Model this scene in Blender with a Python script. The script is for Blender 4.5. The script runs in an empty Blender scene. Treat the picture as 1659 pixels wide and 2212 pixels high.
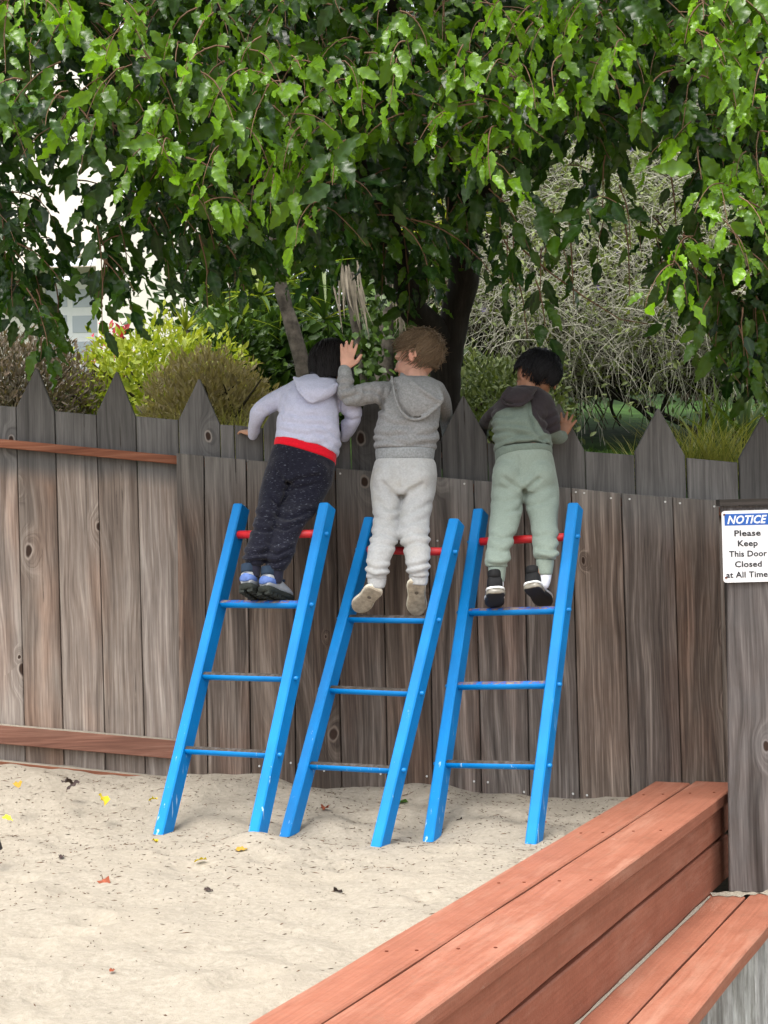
import bpy, math, random
import numpy as np
from mathutils import Vector, Matrix, noise

SC = bpy.context.scene
COL = SC.collection
R = math.radians
random.seed(7)
rng = np.random.default_rng(11)

# ------------------------------------------------------------------ camera, sky, sun, exposure
CAMZ = 0.925
FPX, CX, CY = 3325.0, 829.5, 1106.0          # lens in pixels of a 1659 x 2212 view
ROLL, PITCH = 0.029, 0.0118
_r = Vector((math.cos(ROLL), 0, -math.sin(ROLL)))
_u0 = Vector((math.sin(ROLL), 0, math.cos(ROLL)))
_f = (Vector((0, 1, 0)) * math.cos(PITCH) + _u0 * math.sin(PITCH)).normalized()
_u = _r.cross(_f).normalized()
CAM = Vector((0, 0, CAMZ))
cam = bpy.data.cameras.new('camera')
cam_o = bpy.data.objects.new('camera', cam)
COL.objects.link(cam_o)
cam.sensor_fit = 'VERTICAL'
cam.sensor_height = 36.0
cam.lens = FPX / 2212.0 * 36.0
cam.clip_end = 1500
cam.clip_start = 0.05
m = Matrix((_r, _u, -_f)).transposed().to_4x4()
m.translation = CAM
cam_o.matrix_world = m
SC.camera = cam_o

SUN_EL, SUN_AZ = 67.0, 208.0                 # azimuth clockwise from +Y (the way the camera looks)
w = bpy.data.worlds.new("World")
SC.world = w
w.use_nodes = True
nt = w.node_tree
nt.nodes.clear()
sky = nt.nodes.new('ShaderNodeTexSky')
sky.sky_type = 'NISHITA'
sky.sun_disc = False
sky.sun_elevation = R(SUN_EL)
sky.sun_rotation = R(SUN_AZ)
sky.dust_density = 4.0
sky.air_density = 1.0
hs = nt.nodes.new('ShaderNodeHueSaturation')   # thin bright cloud takes most of the blue out
hs.inputs['Saturation'].default_value = 0.22
bg = nt.nodes.new('ShaderNodeBackground')
bg.inputs['Strength'].default_value = 0.15
wo = nt.nodes.new('ShaderNodeOutputWorld')
nt.links.new(sky.outputs[0], hs.inputs['Color'])
nt.links.new(hs.outputs[0], bg.inputs['Color'])
nt.links.new(bg.outputs[0], wo.inputs[0])

sun = bpy.data.lights.new('sun', 'SUN')
sun.energy = 1.3
sun.angle = R(26)
sun.color = (1.0, 0.95, 0.87)
sun_o = bpy.data.objects.new('sun', sun)
COL.objects.link(sun_o)
sd = Vector((math.sin(R(SUN_AZ)) * math.cos(R(SUN_EL)), math.cos(R(SUN_AZ)) * math.cos(R(SUN_EL)), math.sin(R(SUN_EL))))
sun_o.rotation_euler = sd.to_track_quat('Z', 'Y').to_euler()
sun_o.location = sd * 30

vs = SC.view_settings
SC.display_settings.display_device = 'sRGB'
vs.view_transform = 'Standard'
vs.look = 'None'
vs.gamma = 1.0
vs.use_curve_mapping = False
vs.exposure = 1.5
SC.render.engine = 'CYCLES'
SC.cycles.use_denoising = True
SC.cycles.max_bounces = 7
SC.cycles.diffuse_bounces = 4
SC.cycles.glossy_bounces = 3
SC.cycles.transmission_bounces = 4
SC.cycles.caustics_reflective = False
SC.cycles.caustics_refractive = False


def P(px, py, depth):
    """the place seen at (px, py) that lies `depth` metres out"""
    d = _f + _r * ((px - CX) / FPX) + _u * (-(py - CY) / FPX)
    return CAM + d * (depth / d.y)


def PZ(px, py, z):
    d = _f + _r * ((px - CX) / FPX) + _u * (-(py - CY) / FPX)
    return CAM + d * ((z - CAM.z) / d.z)


def proj(p):
    v = Vector(p) - CAM
    k = v.dot(_f)
    return (CX + FPX * v.dot(_r) / k, CY - FPX * v.dot(_u) / k)


# ------------------------------------------------------------------ object helpers
def link(name, mesh, parent=None, mat=None):
    o = bpy.data.objects.new(name, mesh)
    COL.objects.link(o)
    if parent is not None:
        o.parent = parent
    if mat is not None and mesh is not None:
        for mm in (mat if isinstance(mat, (list, tuple)) else [mat]):
            mesh.materials.append(mm)
    return o


def thing(name, label, cat, loc=(0, 0, 0), group=None):
    o = bpy.data.objects.new(name, None)
    COL.objects.link(o)
    o.location = loc
    o.empty_display_size = 0.05
    return tag(o, label, cat, group)


def tag(o, label, cat, group=None):
    o['label'] = label
    o['category'] = cat
    if group:
        o['group'] = group
    return o


def kind(o, k, label=None):
    o['kind'] = k
    if label:
        o['label'] = label
    return o


def fast_mesh(name, V, F, smooth=True, attrs=None):
    V = np.asarray(V, dtype=np.float32)
    F = np.asarray(F, dtype=np.int32)
    me = bpy.data.meshes.new(name)
    n, k = F.shape
    me.vertices.add(len(V))
    me.vertices.foreach_set('co', V.ravel())
    me.loops.add(n * k)
    me.loops.foreach_set('vertex_index', F.ravel())
    me.polygons.add(n)
    me.polygons.foreach_set('loop_start', np.arange(0, n * k, k, dtype=np.int32))
    me.polygons.foreach_set('loop_total', np.full(n, k, dtype=np.int32))
    me.update(calc_edges=True)
    if smooth:
        me.polygons.foreach_set('use_smooth', np.ones(n, dtype=bool))
    for a, arr in (attrs or {}).items():
        at = me.attributes.new(a, 'FLOAT', 'POINT')
        at.data.foreach_set('value', np.asarray(arr, dtype=np.float32))
    return me


class Geo:
    def __init__(self):
        self.v, self.f, self.mi = [], [], []

    def add(self, V, F, mi=0):
        b = len(self.v)
        self.v += [tuple(x) for x in V]
        self.f += [tuple(i + b for i in f) for f in F]
        self.mi += [mi] * len(F)
        return self

    def tube(self, pts, rad, n=8, cap=True, mi=0):
        V, F = tube(pts, rad, n, cap)
        return self.add(V, F, mi)

    def box(self, c, x, y, z, mi=0):
        """centre and three half-axis vectors"""
        c, x, y, z = Vector(c), Vector(x), Vector(y), Vector(z)
        V = [c + a * x + b * y + d * z for a in (-1, 1) for b in (-1, 1) for d in (-1, 1)]
        F = [(0, 1, 3, 2), (4, 6, 7, 5), (0, 4, 5, 1), (2, 3, 7, 6), (0, 2, 6, 4), (1, 5, 7, 3)]
        if x.cross(y).dot(z) < 0:
            F = [f[::-1] for f in F]
        return self.add(V, F, mi)

    def mesh(self, name, smooth=False, origin=None):
        me = bpy.data.meshes.new(name)
        vv = self.v
        if origin is not None:
            vv = [(a - origin[0], b - origin[1], c - origin[2]) for a, b, c in vv]
        me.from_pydata(vv, [], self.f)
        me.polygons.foreach_set('use_smooth', [smooth] * len(self.f))
        if any(self.mi):
            me.polygons.foreach_set('material_index', self.mi)
        me.update()
        return me


def catmull(pts, k):
    """smooth a list of equal-length tuples, k sub-steps per span"""
    A = np.asarray(pts, dtype=float)
    n = len(A)
    out = []
    for i in range(n - 1):
        p0, p1, p2, p3 = A[max(i - 1, 0)], A[i], A[i + 1], A[min(i + 2, n - 1)]
        for j in range(k):
            t = j / k
            out.append(.5 * (2 * p1 + (p2 - p0) * t + (2 * p0 - 5 * p1 + 4 * p2 - p3) * t * t + (3 * p1 - p0 - 3 * p2 + p3) * t ** 3))
    out.append(A[-1])
    return np.array(out)


def tube(pts, rad, n=8, cap=True):
    pts = [Vector(p) for p in pts]
    if not hasattr(rad, '__len__'):
        rad = [rad] * len(pts)
    V, F = [], []
    ref = None
    for i, p in enumerate(pts):
        t = (pts[min(i + 1, len(pts) - 1)] - pts[max(i - 1, 0)]).normalized()
        if ref is None:
            ref = Vector((0, 0, 1)) if abs(t.z) < .8 else Vector((1, 0, 0))
        a = (ref - t * ref.dot(t)).normalized()
        b = t.cross(a)
        ref = a
        for j in range(n):
            an = 2 * math.pi * j / n
            V.append(p + (a * math.cos(an) + b * math.sin(an)) * rad[i])
    for i in range(len(pts) - 1):
        for j in range(n):
            k = (j + 1) % n
            F.append((i * n + j, i * n + k, (i + 1) * n + k, (i + 1) * n + j))
    if cap:
        F.append(tuple(range(n))[::-1])
        b = (len(pts) - 1) * n
        F.append(tuple(b + j for j in range(n)))
    return V, F


def limb(pts, rad, n=14, sub=5):
    """tapered limb with rounded ends through joints"""
    A = catmull([tuple(p) + (r,) for p, r in zip(pts, rad)], sub)
    p0, p1 = Vector(A[0][:3]), Vector(A[1][:3])
    q0, q1 = Vector(A[-1][:3]), Vector(A[-2][:3])
    d0, d1 = (p0 - p1).normalized(), (q0 - q1).normalized()
    r0, r1 = A[0][3], A[-1][3]
    head = [tuple(p0 + d0 * r0 * s) + (r0 * math.sqrt(max(1 - s * s, 0.01)),) for s in (.98, .8, .45)]
    tail = [tuple(q0 + d1 * r1 * s) + (r1 * math.sqrt(max(1 - s * s, 0.01)),) for s in (.45, .8, .98)]
    B = head + [tuple(a) for a in A] + tail
    return tube([b[:3] for b in B], [b[3] for b in B], n)


def loft(rings, n=28, sub=4, ex=2.3):
    """rings: (centre, half-width vector, half-depth vector); closed ends"""
    A = catmull([tuple(c) + tuple(a) + tuple(b) for c, a, b in rings], sub)
    V, F = [], []
    for row in A:
        c, a, b = Vector(row[:3]), Vector(row[3:6]), Vector(row[6:9])
        for j in range(n):
            t = 2 * math.pi * j / n
            ct, st = math.cos(t), math.sin(t)
            V.append(c + a * math.copysign(abs(ct) ** (2 / ex), ct) + b * math.copysign(abs(st) ** (2 / ex), st))
    for i in range(len(A) - 1):
        for j in range(n):
            k = (j + 1) % n
            F.append((i * n + j, i * n + k, (i + 1) * n + k, (i + 1) * n + j))
    F.append(tuple(range(n))[::-1])
    b = (len(A) - 1) * n
    F.append(tuple(b + j for j in range(n)))
    return V, F


def ellipsoid(c, ax, ay, az, n=20, m_=12):
    """axis vectors give the half sizes"""
    c, ax, ay, az = Vector(c), Vector(ax), Vector(ay), Vector(az)
    V, F = [c + az], []
    for i in range(1, m_):
        th = math.pi * i / m_
        for j in range(n):
            ph = 2 * math.pi * j / n
            V.append(c + ax * (math.sin(th) * math.cos(ph)) + ay * (math.sin(th) * math.sin(ph)) + az * math.cos(th))
    V.append(c - az)
    for j in range(n):
        F.append((0, 1 + j, 1 + (j + 1) % n))
    for i in range(m_ - 2):
        for j in range(n):
            k = (j + 1) % n
            F.append((1 + i * n + j, 1 + (i + 1) * n + j, 1 + (i + 1) * n + k, 1 + i * n + k))
    L = len(V) - 1
    for j in range(n):
        F.append((L, 1 + (m_ - 2) * n + (j + 1) % n, 1 + (m_ - 2) * n + j))
    return V, F


def organic(name, shapes, voxel, smooth=4, factor=.5):
    """one continuous skin grown round closed shapes"""
    g = Geo()
    for V, F in shapes:
        g.add(V, F)
    me = g.mesh(name + '_raw')
    o = bpy.data.objects.new('tmp', me)
    COL.objects.link(o)
    md = o.modifiers.new('r', 'REMESH')
    md.mode = 'VOXEL'
    md.voxel_size = voxel
    if smooth:
        ms = o.modifiers.new('s', 'SMOOTH')
        ms.factor = factor
        ms.iterations = smooth
    dg = bpy.context.evaluated_depsgraph_get()
    res = bpy.data.meshes.new_from_object(o.evaluated_get(dg))
    res.name = name
    bpy.data.objects.remove(o)
    bpy.data.meshes.remove(me)
    res.polygons.foreach_set('use_smooth', np.ones(len(res.polygons), dtype=bool))
    return res


def displace(me, fn):
    n = len(me.vertices)
    co = np.empty(n * 3, dtype=np.float32)
    no = np.empty(n * 3, dtype=np.float32)
    me.vertices.foreach_get('co', co)
    me.vertices.foreach_get('normal', no)
    co = co.reshape(-1, 3)
    no = no.reshape(-1, 3)
    for i in range(n):
        p = Vector(co[i])
        d = fn(p, no[i])
        co[i] += no[i] * d
    me.vertices.foreach_set('co', co.ravel())
    me.update()


# ------------------------------------------------------------------ material helpers
class NT:
    def __init__(self, name):
        self.m = bpy.data.materials.new(name)
        self.m.use_nodes = True
        self.t = self.m.node_tree
        self.t.nodes.clear()
        self.out = self.n('ShaderNodeOutputMaterial')

    def n(self, typ, **kw):
        nd = self.t.nodes.new(typ)
        for k, v in kw.items():
            setattr(nd, k, v)
        return nd

    def set(self, sock, v):
        if isinstance(v, bpy.types.NodeSocket):
            self.t.links.new(v, sock)
        elif v is not None:
            if hasattr(sock.default_value, '__len__') and not hasattr(v, '__len__'):
                v = [v] * len(sock.default_value)
            if hasattr(sock.default_value, '__len__') and len(sock.default_value) == 4 and len(v) == 3:
                v = tuple(v) + (1,)
            sock.default_value = v

    def math(self, op, a, b=None, c=None, clamp=False):
        nd = self.n('ShaderNodeMath', operation=op, use_clamp=clamp)
        for s, v in zip(nd.inputs, (a, b, c)):
            self.set(s, v)
        return nd.outputs[0]

    def vmath(self, op, a, b=None):
        nd = self.n('ShaderNodeVectorMath', operation=op)
        self.set(nd.inputs[0], a)
        if b is not None:
            self.set(nd.inputs[1], b)
        return nd.outputs[0]

    def noise(self, vec, scale=1, detail=2, rough=.5, out=0, dim='3D'):
        nd = self.n('ShaderNodeTexNoise', noise_dimensions=dim)
        self.set(nd.inputs['Vector'], vec)
        self.set(nd.inputs['Scale'], scale)
        self.set(nd.inputs['Detail'], detail)
        self.set(nd.inputs['Roughness'], rough)
        return nd.outputs[out]

    def ramp(self, f, *stops):
        nd = self.n('ShaderNodeValToRGB')
        self.set(nd.inputs[0], f)
        cr = nd.color_ramp
        while len(cr.elements) < len(stops):
            cr.elements.new(.5)
        for e, (p, c) in zip(cr.elements, stops):
            e.position = p
            e.color = (tuple(c) + (1,)) if hasattr(c, '__len__') else (c, c, c, 1)
        return nd.outputs[0]

    def mix(self, f, a, b, blend='MIX'):
        nd = self.n('ShaderNodeMix', data_type='RGBA', blend_type=blend)
        self.set(nd.inputs[0], f)
        self.set(nd.inputs[6], a)
        self.set(nd.inputs[7], b)
        return nd.outputs[2]

    def range(self, v, a, b, c=0., d=1., smooth=False):
        nd = self.n('ShaderNodeMapRange')
        nd.interpolation_type = 'SMOOTHSTEP' if smooth else 'LINEAR'
        for s, x in zip(nd.inputs, (v, a, b, c, d)):
            self.set(s, x)
        return nd.outputs[0]

    def obj(self):
        return self.n('ShaderNodeTexCoord').outputs['Object']

    def rnd(self):
        return self.n('ShaderNodeObjectInfo').outputs['Random']

    def pos(self):
        return self.n('ShaderNodeNewGeometry').outputs['Position']

    def sep(self, v):
        nd = self.n('ShaderNodeSeparateXYZ')
        self.set(nd.inputs[0], v)
        return nd.outputs

    def comb(self, x, y, z):
        nd = self.n('ShaderNodeCombineXYZ')
        for s, v in zip(nd.inputs, (x, y, z)):
            self.set(s, v)
        return nd.outputs[0]

    def attr(self, name):
        return self.n('ShaderNodeAttribute', attribute_name=name).outputs['Fac']

    def bump(self, h, strength=.3, dist=.01):
        nd = self.n('ShaderNodeBump')
        self.set(nd.inputs['Height'], h)
        nd.inputs['Strength'].default_value = strength
        nd.inputs['Distance'].default_value = dist
        return nd.outputs[0]

    def bsdf(self, col, rough=.7, bump=None, spec=.5, **kw):
        nd = self.n('ShaderNodeBsdfPrincipled')
        self.set(nd.inputs['Base Color'], col)
        self.set(nd.inputs['Roughness'], rough)
        self.set(nd.inputs['Specular IOR Level'], spec)
        for k, v in kw.items():
            self.set(nd.inputs[k.replace('_', ' ')], v)
        if bump is not None:
            self.t.links.new(bump, nd.inputs['Normal'])
        return nd.outputs[0]

    def done(self, sh):
        self.t.links.new(sh, self.out.inputs[0])
        return self.m


def mat_wood(name, dark, mid, light, grey=None, grey_line=None, knots=True, axis='Z', contrast=1., var=(.8, 1.2), red=None):
    t = NT(name)
    o = t.obj()
    rnd = t.rnd()
    off = t.comb(t.math('MULTIPLY', rnd, 31.), t.math('MULTIPLY', rnd, 17.), t.math('MULTIPLY', rnd, 53.))
    s = t.sep(o)
    if axis == 'Z':
        o = t.comb(s[0], s[1], s[2])
    elif axis == 'X':
        o = t.comb(s[2], s[1], s[0])
    v = t.vmath('ADD', o, off)
    s = t.sep(v)
    wv = t.noise(t.vmath('MULTIPLY', v, (5, 5, 1.3)), 1, 2)
    k = 0.0
    if knots:
        vo = t.n('ShaderNodeTexVoronoi', voronoi_dimensions='2D')
        kv = t.comb(t.math('MULTIPLY', s[0], 5.5), t.math('MULTIPLY', s[2], 3.1), 0)
        nz = t.noise(t.vmath('MULTIPLY', v, (14, 14, 14)), 1, 2, out=1)
        kv = t.vmath('ADD', kv, t.vmath('MULTIPLY', nz, (.12, .12, 0)))
        t.set(vo.inputs['Vector'], kv)
        vo.inputs['Scale'].default_value = 1
        d = vo.outputs['Distance']
        csep = t.sep(vo.outputs['Color'])
        on = t.math('GREATER_THAN', csep[0], .70)
        big = t.range(csep[1], 0, 1, .25, .95)
        d = t.math('DIVIDE', d, big)
        k = t.math('MULTIPLY', t.range(d, .0, .42, 1, 0, True), on)
        core = t.math('MULTIPLY', t.range(d, .055, .085, 1, 0, True), on)
        rim = t.math('MULTIPLY', t.math('MULTIPLY', t.range(d, .085, .12, 1, 0, True), t.range(d, .06, .09, 0, 1)), on)
    g = t.math('ADD', t.math('MULTIPLY', s[0], 34.), t.math('MULTIPLY', wv, 5.))
    if knots:
        g = t.math('ADD', g, t.math('MULTIPLY', k, 3.))
    lines = t.noise(t.comb(g, t.math('MULTIPLY', s[1], 10.), t.math('MULTIPLY', s[2], .7)), 1.3, 4, .6)
    fine = t.noise(t.vmath('MULTIPLY', v, (170, 150, 3.5)), 1, 4, .68)
    f = t.math('ADD', t.math('MULTIPLY', lines, .6), t.math('MULTIPLY', fine, .4))
    lo, hi = .5 - .17 / contrast, .5 + .17 / contrast
    col = t.ramp(f, (lo, dark), (.5, mid), (hi, light))
    blot = t.noise(t.vmath('MULTIPLY', v, (7, 7, 1.6)), 1, 3)
    if red is not None:
        col = t.mix(t.range(blot, .5, .72, 0, .75), col, t.mix(1., col, red, 'MULTIPLY'))
    blot2 = t.noise(t.vmath('MULTIPLY', v, (12, 12, 9)), 1, 4, .65)
    sp = t.sep(t.pos())
    if grey is not None:
        gf = t.range(blot2, .38, .62, .15, .85)
        if grey_line is not None:
            a, b, soft = grey_line
            zz = t.math('SUBTRACT', sp[2], t.math('MULTIPLY_ADD', sp[0], b, a))
            zz = t.math('ADD', zz, t.math('MULTIPLY', t.math('SUBTRACT', blot, .5), soft * 2.2))
            up = t.range(zz, -soft, soft, 0, 1, True)
            gf = t.math('MAXIMUM', t.math('MULTIPLY', gf, .2), up)
        gl = t.mix(1., t.ramp(f, (lo, [c * .55 for c in grey]), (hi, [c * 1.3 for c in grey])), (1, 1, 1), 'MULTIPLY')
        col = t.mix(gf, col, gl)
    vb = t.range(rnd, 0, 1, var[0], var[1])
    col = t.mix(1., col, t.comb(vb, vb, vb), 'MULTIPLY')
    hue = t.math('FRACT', t.math('MULTIPLY', rnd, 7.31))
    lum = t.n('ShaderNodeRGBToBW')
    t.set(lum.inputs[0], col)
    col = t.mix(t.range(hue, .45, 1., 0, .4), col, lum.outputs[0])
    stn = t.noise(t.vmath('MULTIPLY', v, (16, 16, .8)), 1, 3, .6)
    low = t.range(sp[2], -.1, .9, 1., .25)
    col = t.mix(t.math('MULTIPLY', t.range(stn, .56, .72, 0, .8), low), col, t.mix(1., col, (.34, .30, .28), 'MULTIPLY'))
    wear = t.range(t.noise(t.vmath('MULTIPLY', v, (20, 20, 3)), 1, 4, .7), .3, .7, .78, 1.18)
    col = t.mix(1., col, t.comb(wear, wear, wear), 'MULTIPLY')
    if knots:
        col = t.mix(t.math('MULTIPLY', rim, .3), col, [min(c * 1.5, 1) for c in light])
        col = t.mix(core, col, (.035, .02, .014))
    chk = t.noise(t.comb(t.math('MULTIPLY', s[0], 95.), 0., t.math('MULTIPLY', s[2], 1.1)), 1, 2, .5)
    crack = t.math('MULTIPLY', t.range(chk, .685, .72, 0, 1), t.range(blot2, .42, .55, 0, 1))
    col = t.mix(t.math('MULTIPLY', crack, .75), col, [c_ * .25 for c_ in dark])
    h = t.math('SUBTRACT', f, t.math('MULTIPLY', crack, .8))
    if knots:
        h = t.math('SUBTRACT', h, t.math('MULTIPLY', core, .6))
    return t.done(t.bsdf(col, .86, t.bump(h, .5, .004), .25))


def mat_plain(name, col, rough=.7, spec=.4, noise_amt=.12, scale=30, bump=0., **kw):
    t = NT(name)
    o = t.obj()
    f = t.noise(o, scale, 4, .6)
    a = [max(c * (1 - noise_amt), 0) for c in col]
    b = [min(c * (1 + noise_amt), 1) for c in col]
    c = t.ramp(f, (.3, a), (.7, b))
    bp = t.bump(t.noise(o, scale * 4, 3), bump, .003) if bump else None
    return t.done(t.bsdf(c, rough, bp, spec, **kw))


def mat_leaf(name, dark, light, young, rough=.38, transl=.35, rib=.25):
    t = NT(name)
    age, rn, rb = t.attr('age'), t.attr('rnd'), t.attr('rib')
    c = t.mix(rn, dark, light)
    yv = t.mix(rn, [x * .72 for x in young], young)
    c = t.mix(age, c, yv)
    n = t.noise(t.obj(), 60, 2)
    c = t.mix(t.range(n, .3, .7, 0, .25), c, t.mix(1., c, (.6, .65, .5), 'MULTIPLY'))
    rbf = t.math('MULTIPLY', t.math('POWER', rb, 5.), rib)
    c = t.mix(rbf, c, [min(x * 2.2 + .03, .6) for x in light])
    b = t.bsdf(c, rough, None, .4)
    tr = t.n('ShaderNodeBsdfTranslucent')
    t.set(tr.inputs[0], t.mix(1., c, (1.25, 1.3, .55), 'MULTIPLY'))
    mx = t.n('ShaderNodeMixShader')
    mx.inputs[0].default_value = transl
    t.t.links.new(b, mx.inputs[1])
    t.t.links.new(tr.outputs[0], mx.inputs[2])
    return t.done(mx.outputs[0])


def mat_cloth(name, col, fleck=None, fleck_amt=.35, scale=160, heather=.2, stretch=(1, 1, 1), stain=None, yoke=None):
    t = NT(name)
    o = t.obj()
    v = t.vmath('MULTIPLY', o, stretch)
    f = t.noise(v, scale, 3, .7)
    g = t.noise(o, 28, 3, .6)
    c = t.ramp(f, (.33, [x * (1 - heather) for x in col]), (.67, [min(x * (1 + heather), 1) for x in col]))
    c = t.mix(t.range(g, .35, .65, 0, .22), c, t.mix(1., c, (.8, .8, .8), 'MULTIPLY'))
    if fleck is not None:
        fl = t.noise(t.vmath('MULTIPLY', o, (95, 95, 330)), 1, 2, .5)
        c = t.mix(t.range(fl, .63, .70, 0, fleck_amt), c, fleck)
    if stain is not None:
        st = t.noise(o, 11, 3, .6)
        c = t.mix(t.range(st, .5, .7, 0, .4), c, stain)
    if yoke is not None:
        c = t.mix(t.range(t.attr('yoke'), -.6, .6, 0, 1), c, yoke)
    weave = t.noise(o, 700, 2)
    soft = t.noise(t.vmath('MULTIPLY', o, (26, 26, 40)), 1, 3, .55)
    h = t.math('ADD', t.math('MULTIPLY', weave, .05), soft)
    return t.done(t.bsdf(c, .93, t.bump(h, .35, .012), .15, Sheen_Weight=.12))


# ------------------------------------------------------------------ prism from an outline seen from the front
def prism(name, parent, poly, y0, thick, mat, cham=.003, jig=0., sub_z=0):
    """poly: list of (x, z), counter-clockwise seen from the camera; front face at y0"""
    n = len(poly)
    pts = [Vector((a, b)) for a, b in poly]
    area = sum(pts[i].x * pts[(i + 1) % n].y - pts[(i + 1) % n].x * pts[i].y for i in range(n))
    if area < 0:
        pts = pts[::-1]
    ins = []
    for i in range(n):
        a, b, c = pts[i - 1], pts[i], pts[(i + 1) % n]
        e1, e2 = (b - a).normalized(), (c - b).normalized()
        n1, n2 = Vector((-e1.y, e1.x)), Vector((-e2.y, e2.x))
        bis = n1 + n2
        ins.append(b + bis * (cham / max(bis.dot(n1), .3)))
    ox, oz = pts[0]
    V = [(p.x - ox, 0 + jig, p.y - oz) for p in ins] + [(p.x - ox, cham + jig, p.y - oz) for p in pts] + [(p.x - ox, thick, p.y - oz) for p in pts]
    F = [tuple(range(n))]
    for i in range(n):
        k = (i + 1) % n
        F.append((n + i, n + k, k, i))
        F.append((2 * n + i, 2 * n + k, n + k, n + i))
    F.append(tuple(2 * n + i for i in range(n))[::-1])
    me = bpy.data.meshes.new(name)
    me.from_pydata(V, [], F)
    me.update()
    o = link(name, me, parent, mat)
    o.location = (ox, y0, oz)
    return o


def plank(name, parent, a, b, wdir, width, tdir, thick, mat, cham=.004, wob=0., extra=None):
    """a board from a to b (centre line of its face), width along wdir, thickness into tdir (away from the face)"""
    a, b = Vector(a), Vector(b)
    wd, td = Vector(wdir).normalized(), Vector(tdir).normalized()
    n = max(2, int((b - a).length / .06)) if wob else 2
    prof = [(-.5 * width, thick), (-.5 * width, cham), (-.5 * width + cham, 0), (.5 * width - cham, 0), (.5 * width, cham), (.5 * width, thick)]
    L = (b - a).length
    V, F = [], []
    for i in range(n):
        c = a.lerp(b, i / (n - 1))
        for j, (p, q) in enumerate(prof):
            dw = 0
            if wob:
                side = 1 if p > 0 else -1
                dw = wob * noise.noise(Vector((i * .06 * 3.1, side * 7.7 + L * 3, a.z * 9 + a.x)))
            V.append(c + wd * (p + dw) + td * q - a)
    k = len(prof)
    flip = (b - a).cross(wd).dot(td) > 0
    for i in range(n - 1):
        for j in range(k):
            j2 = (j + 1) % k
            f = (i * k + j, i * k + j2, (i + 1) * k + j2, (i + 1) * k + j)
            F.append(f if not flip else f[::-1])
    F.append(tuple(range(k)) if flip else tuple(range(k))[::-1])
    e = (n - 1) * k
    F.append(tuple(e + j for j in range(k))[::-1] if flip else tuple(e + j for j in range(k)))
    me = bpy.data.meshes.new(name)
    me.from_pydata([tuple(x) for x in V], [], F)
    me.update()
    o = link(name, me, parent, mat)
    o.location = a
    return o


# ================================================================== MATERIALS
A_DIR = Vector((.474, 1, 0)).normalized()
def mat_sand():
    t = NT('sand')
    o = t.pos()
    big = t.noise(o, 2.2, 3)
    med = t.noise(o, 60, 5, .75)
    fin = t.noise(o, 420, 2, .6)
    c = t.ramp(med, (.3, (.235, .206, .162)), (.7, (.345, .310, .255)))
    c = t.mix(t.range(big, .4, .65, 0, .35), c, (.31, .272, .215))
    sp = t.range(t.noise(o, 260, 2, .5), .66, .74, 0, .55)
    c = t.mix(sp, c, (.13, .09, .06))
    h = t.math('ADD', t.math('MULTIPLY', t.noise(o, 38, 4, .6), 1.0), t.math('MULTIPLY', fin, .25))
    return t.done(t.bsdf(c, .95, t.bump(h, .75, .010), .12))


def mat_paint_red(name='red_brown_paint'):
    t = NT(name)
    o = t.pos()
    n1 = t.noise(o, 7, 4, .6)
    n2 = t.noise(o, 60, 4, .7)
    c = t.ramp(n1, (.3, (.245, .084, .048)), (.7, (.325, .122, .074)))
    c = t.mix(t.range(n2, .35, .7, 0, .35), c, (.36, .165, .11))
    scr = t.noise(t.vmath('MULTIPLY', o, (9, 9, 30)), 1, 5, .7)
    c = t.mix(t.range(scr, .66, .74, 0, .55), c, (.46, .31, .23))
    al = t.math('ADD', t.math('MULTIPLY', t.sep(o)[0], A_DIR.x), t.math('MULTIPLY', t.sep(o)[1], A_DIR.y))
    ac = t.math('SUBTRACT', t.math('MULTIPLY', t.sep(o)[0], A_DIR.y), t.math('MULTIPLY', t.sep(o)[1], A_DIR.x))
    gr = t.noise(t.comb(t.math('MULTIPLY', al, 3.), t.math('MULTIPLY', ac, 130.), t.math('MULTIPLY', t.sep(o)[2], 130.)), 1, 4, .65)
    c = t.mix(t.range(gr, .35, .7, 0, .5), c, (.17, .058, .034))
    pale = t.noise(t.comb(t.math('MULTIPLY', al, 1.6), t.math('MULTIPLY', ac, 11.), t.math('MULTIPLY', t.sep(o)[2], 11.)), 1, 5, .7)
    c = t.mix(t.range(pale, .50, .70, 0, .6), c, (.40, .215, .15))
    drt = t.noise(o, 19, 5, .75)
    c = t.mix(t.range(drt, .56, .75, 0, .5), c, (.20, .115, .075))
    return t.done(t.bsdf(c, .62, t.bump(t.math('ADD', t.noise(o, 130, 4, .6), t.math('MULTIPLY', gr, .8)), .3, .004), .3))


def mat_paint_blue():
    t = NT('blue_paint')
    o = t.obj()
    n = t.noise(o, 9, 3)
    c = t.ramp(n, (.3, (.0, .165, .46)), (.7, (.0, .205, .56)))
    z = t.sep(t.pos())[2]
    scr = t.noise(t.vmath('MULTIPLY', o, (60, 60, 9)), 1, 4, .65)
    low = t.range(z, .1, .45, 1, 0, True)
    c = t.mix(t.math('MULTIPLY', t.range(scr, .64, .68, 0, .8), low), c, (.45, .6, .75))
    sc2 = t.noise(t.vmath('MULTIPLY', o, (90, 90, 60)), 1, 3, .6)
    c = t.mix(t.range(sc2, .72, .76, 0, .5), c, (.02, .1, .3))
    return t.done(t.bsdf(c, .42, t.bump(t.noise(o, 70, 3), .12, .003), .28))


def mat_worn():
    t = NT('worn_tread')
    o = t.obj()
    n = t.noise(t.vmath('MULTIPLY', o, (40, 60, 60)), 1, 4, .7)
    c = t.ramp(n, (.35, (.04, .034, .028)), (.5, (.062, .052, .043)), (.66, (.10, .09, .09)))
    return t.done(t.bsdf(c, .9, t.bump(n, .3, .003), .2))


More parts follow.
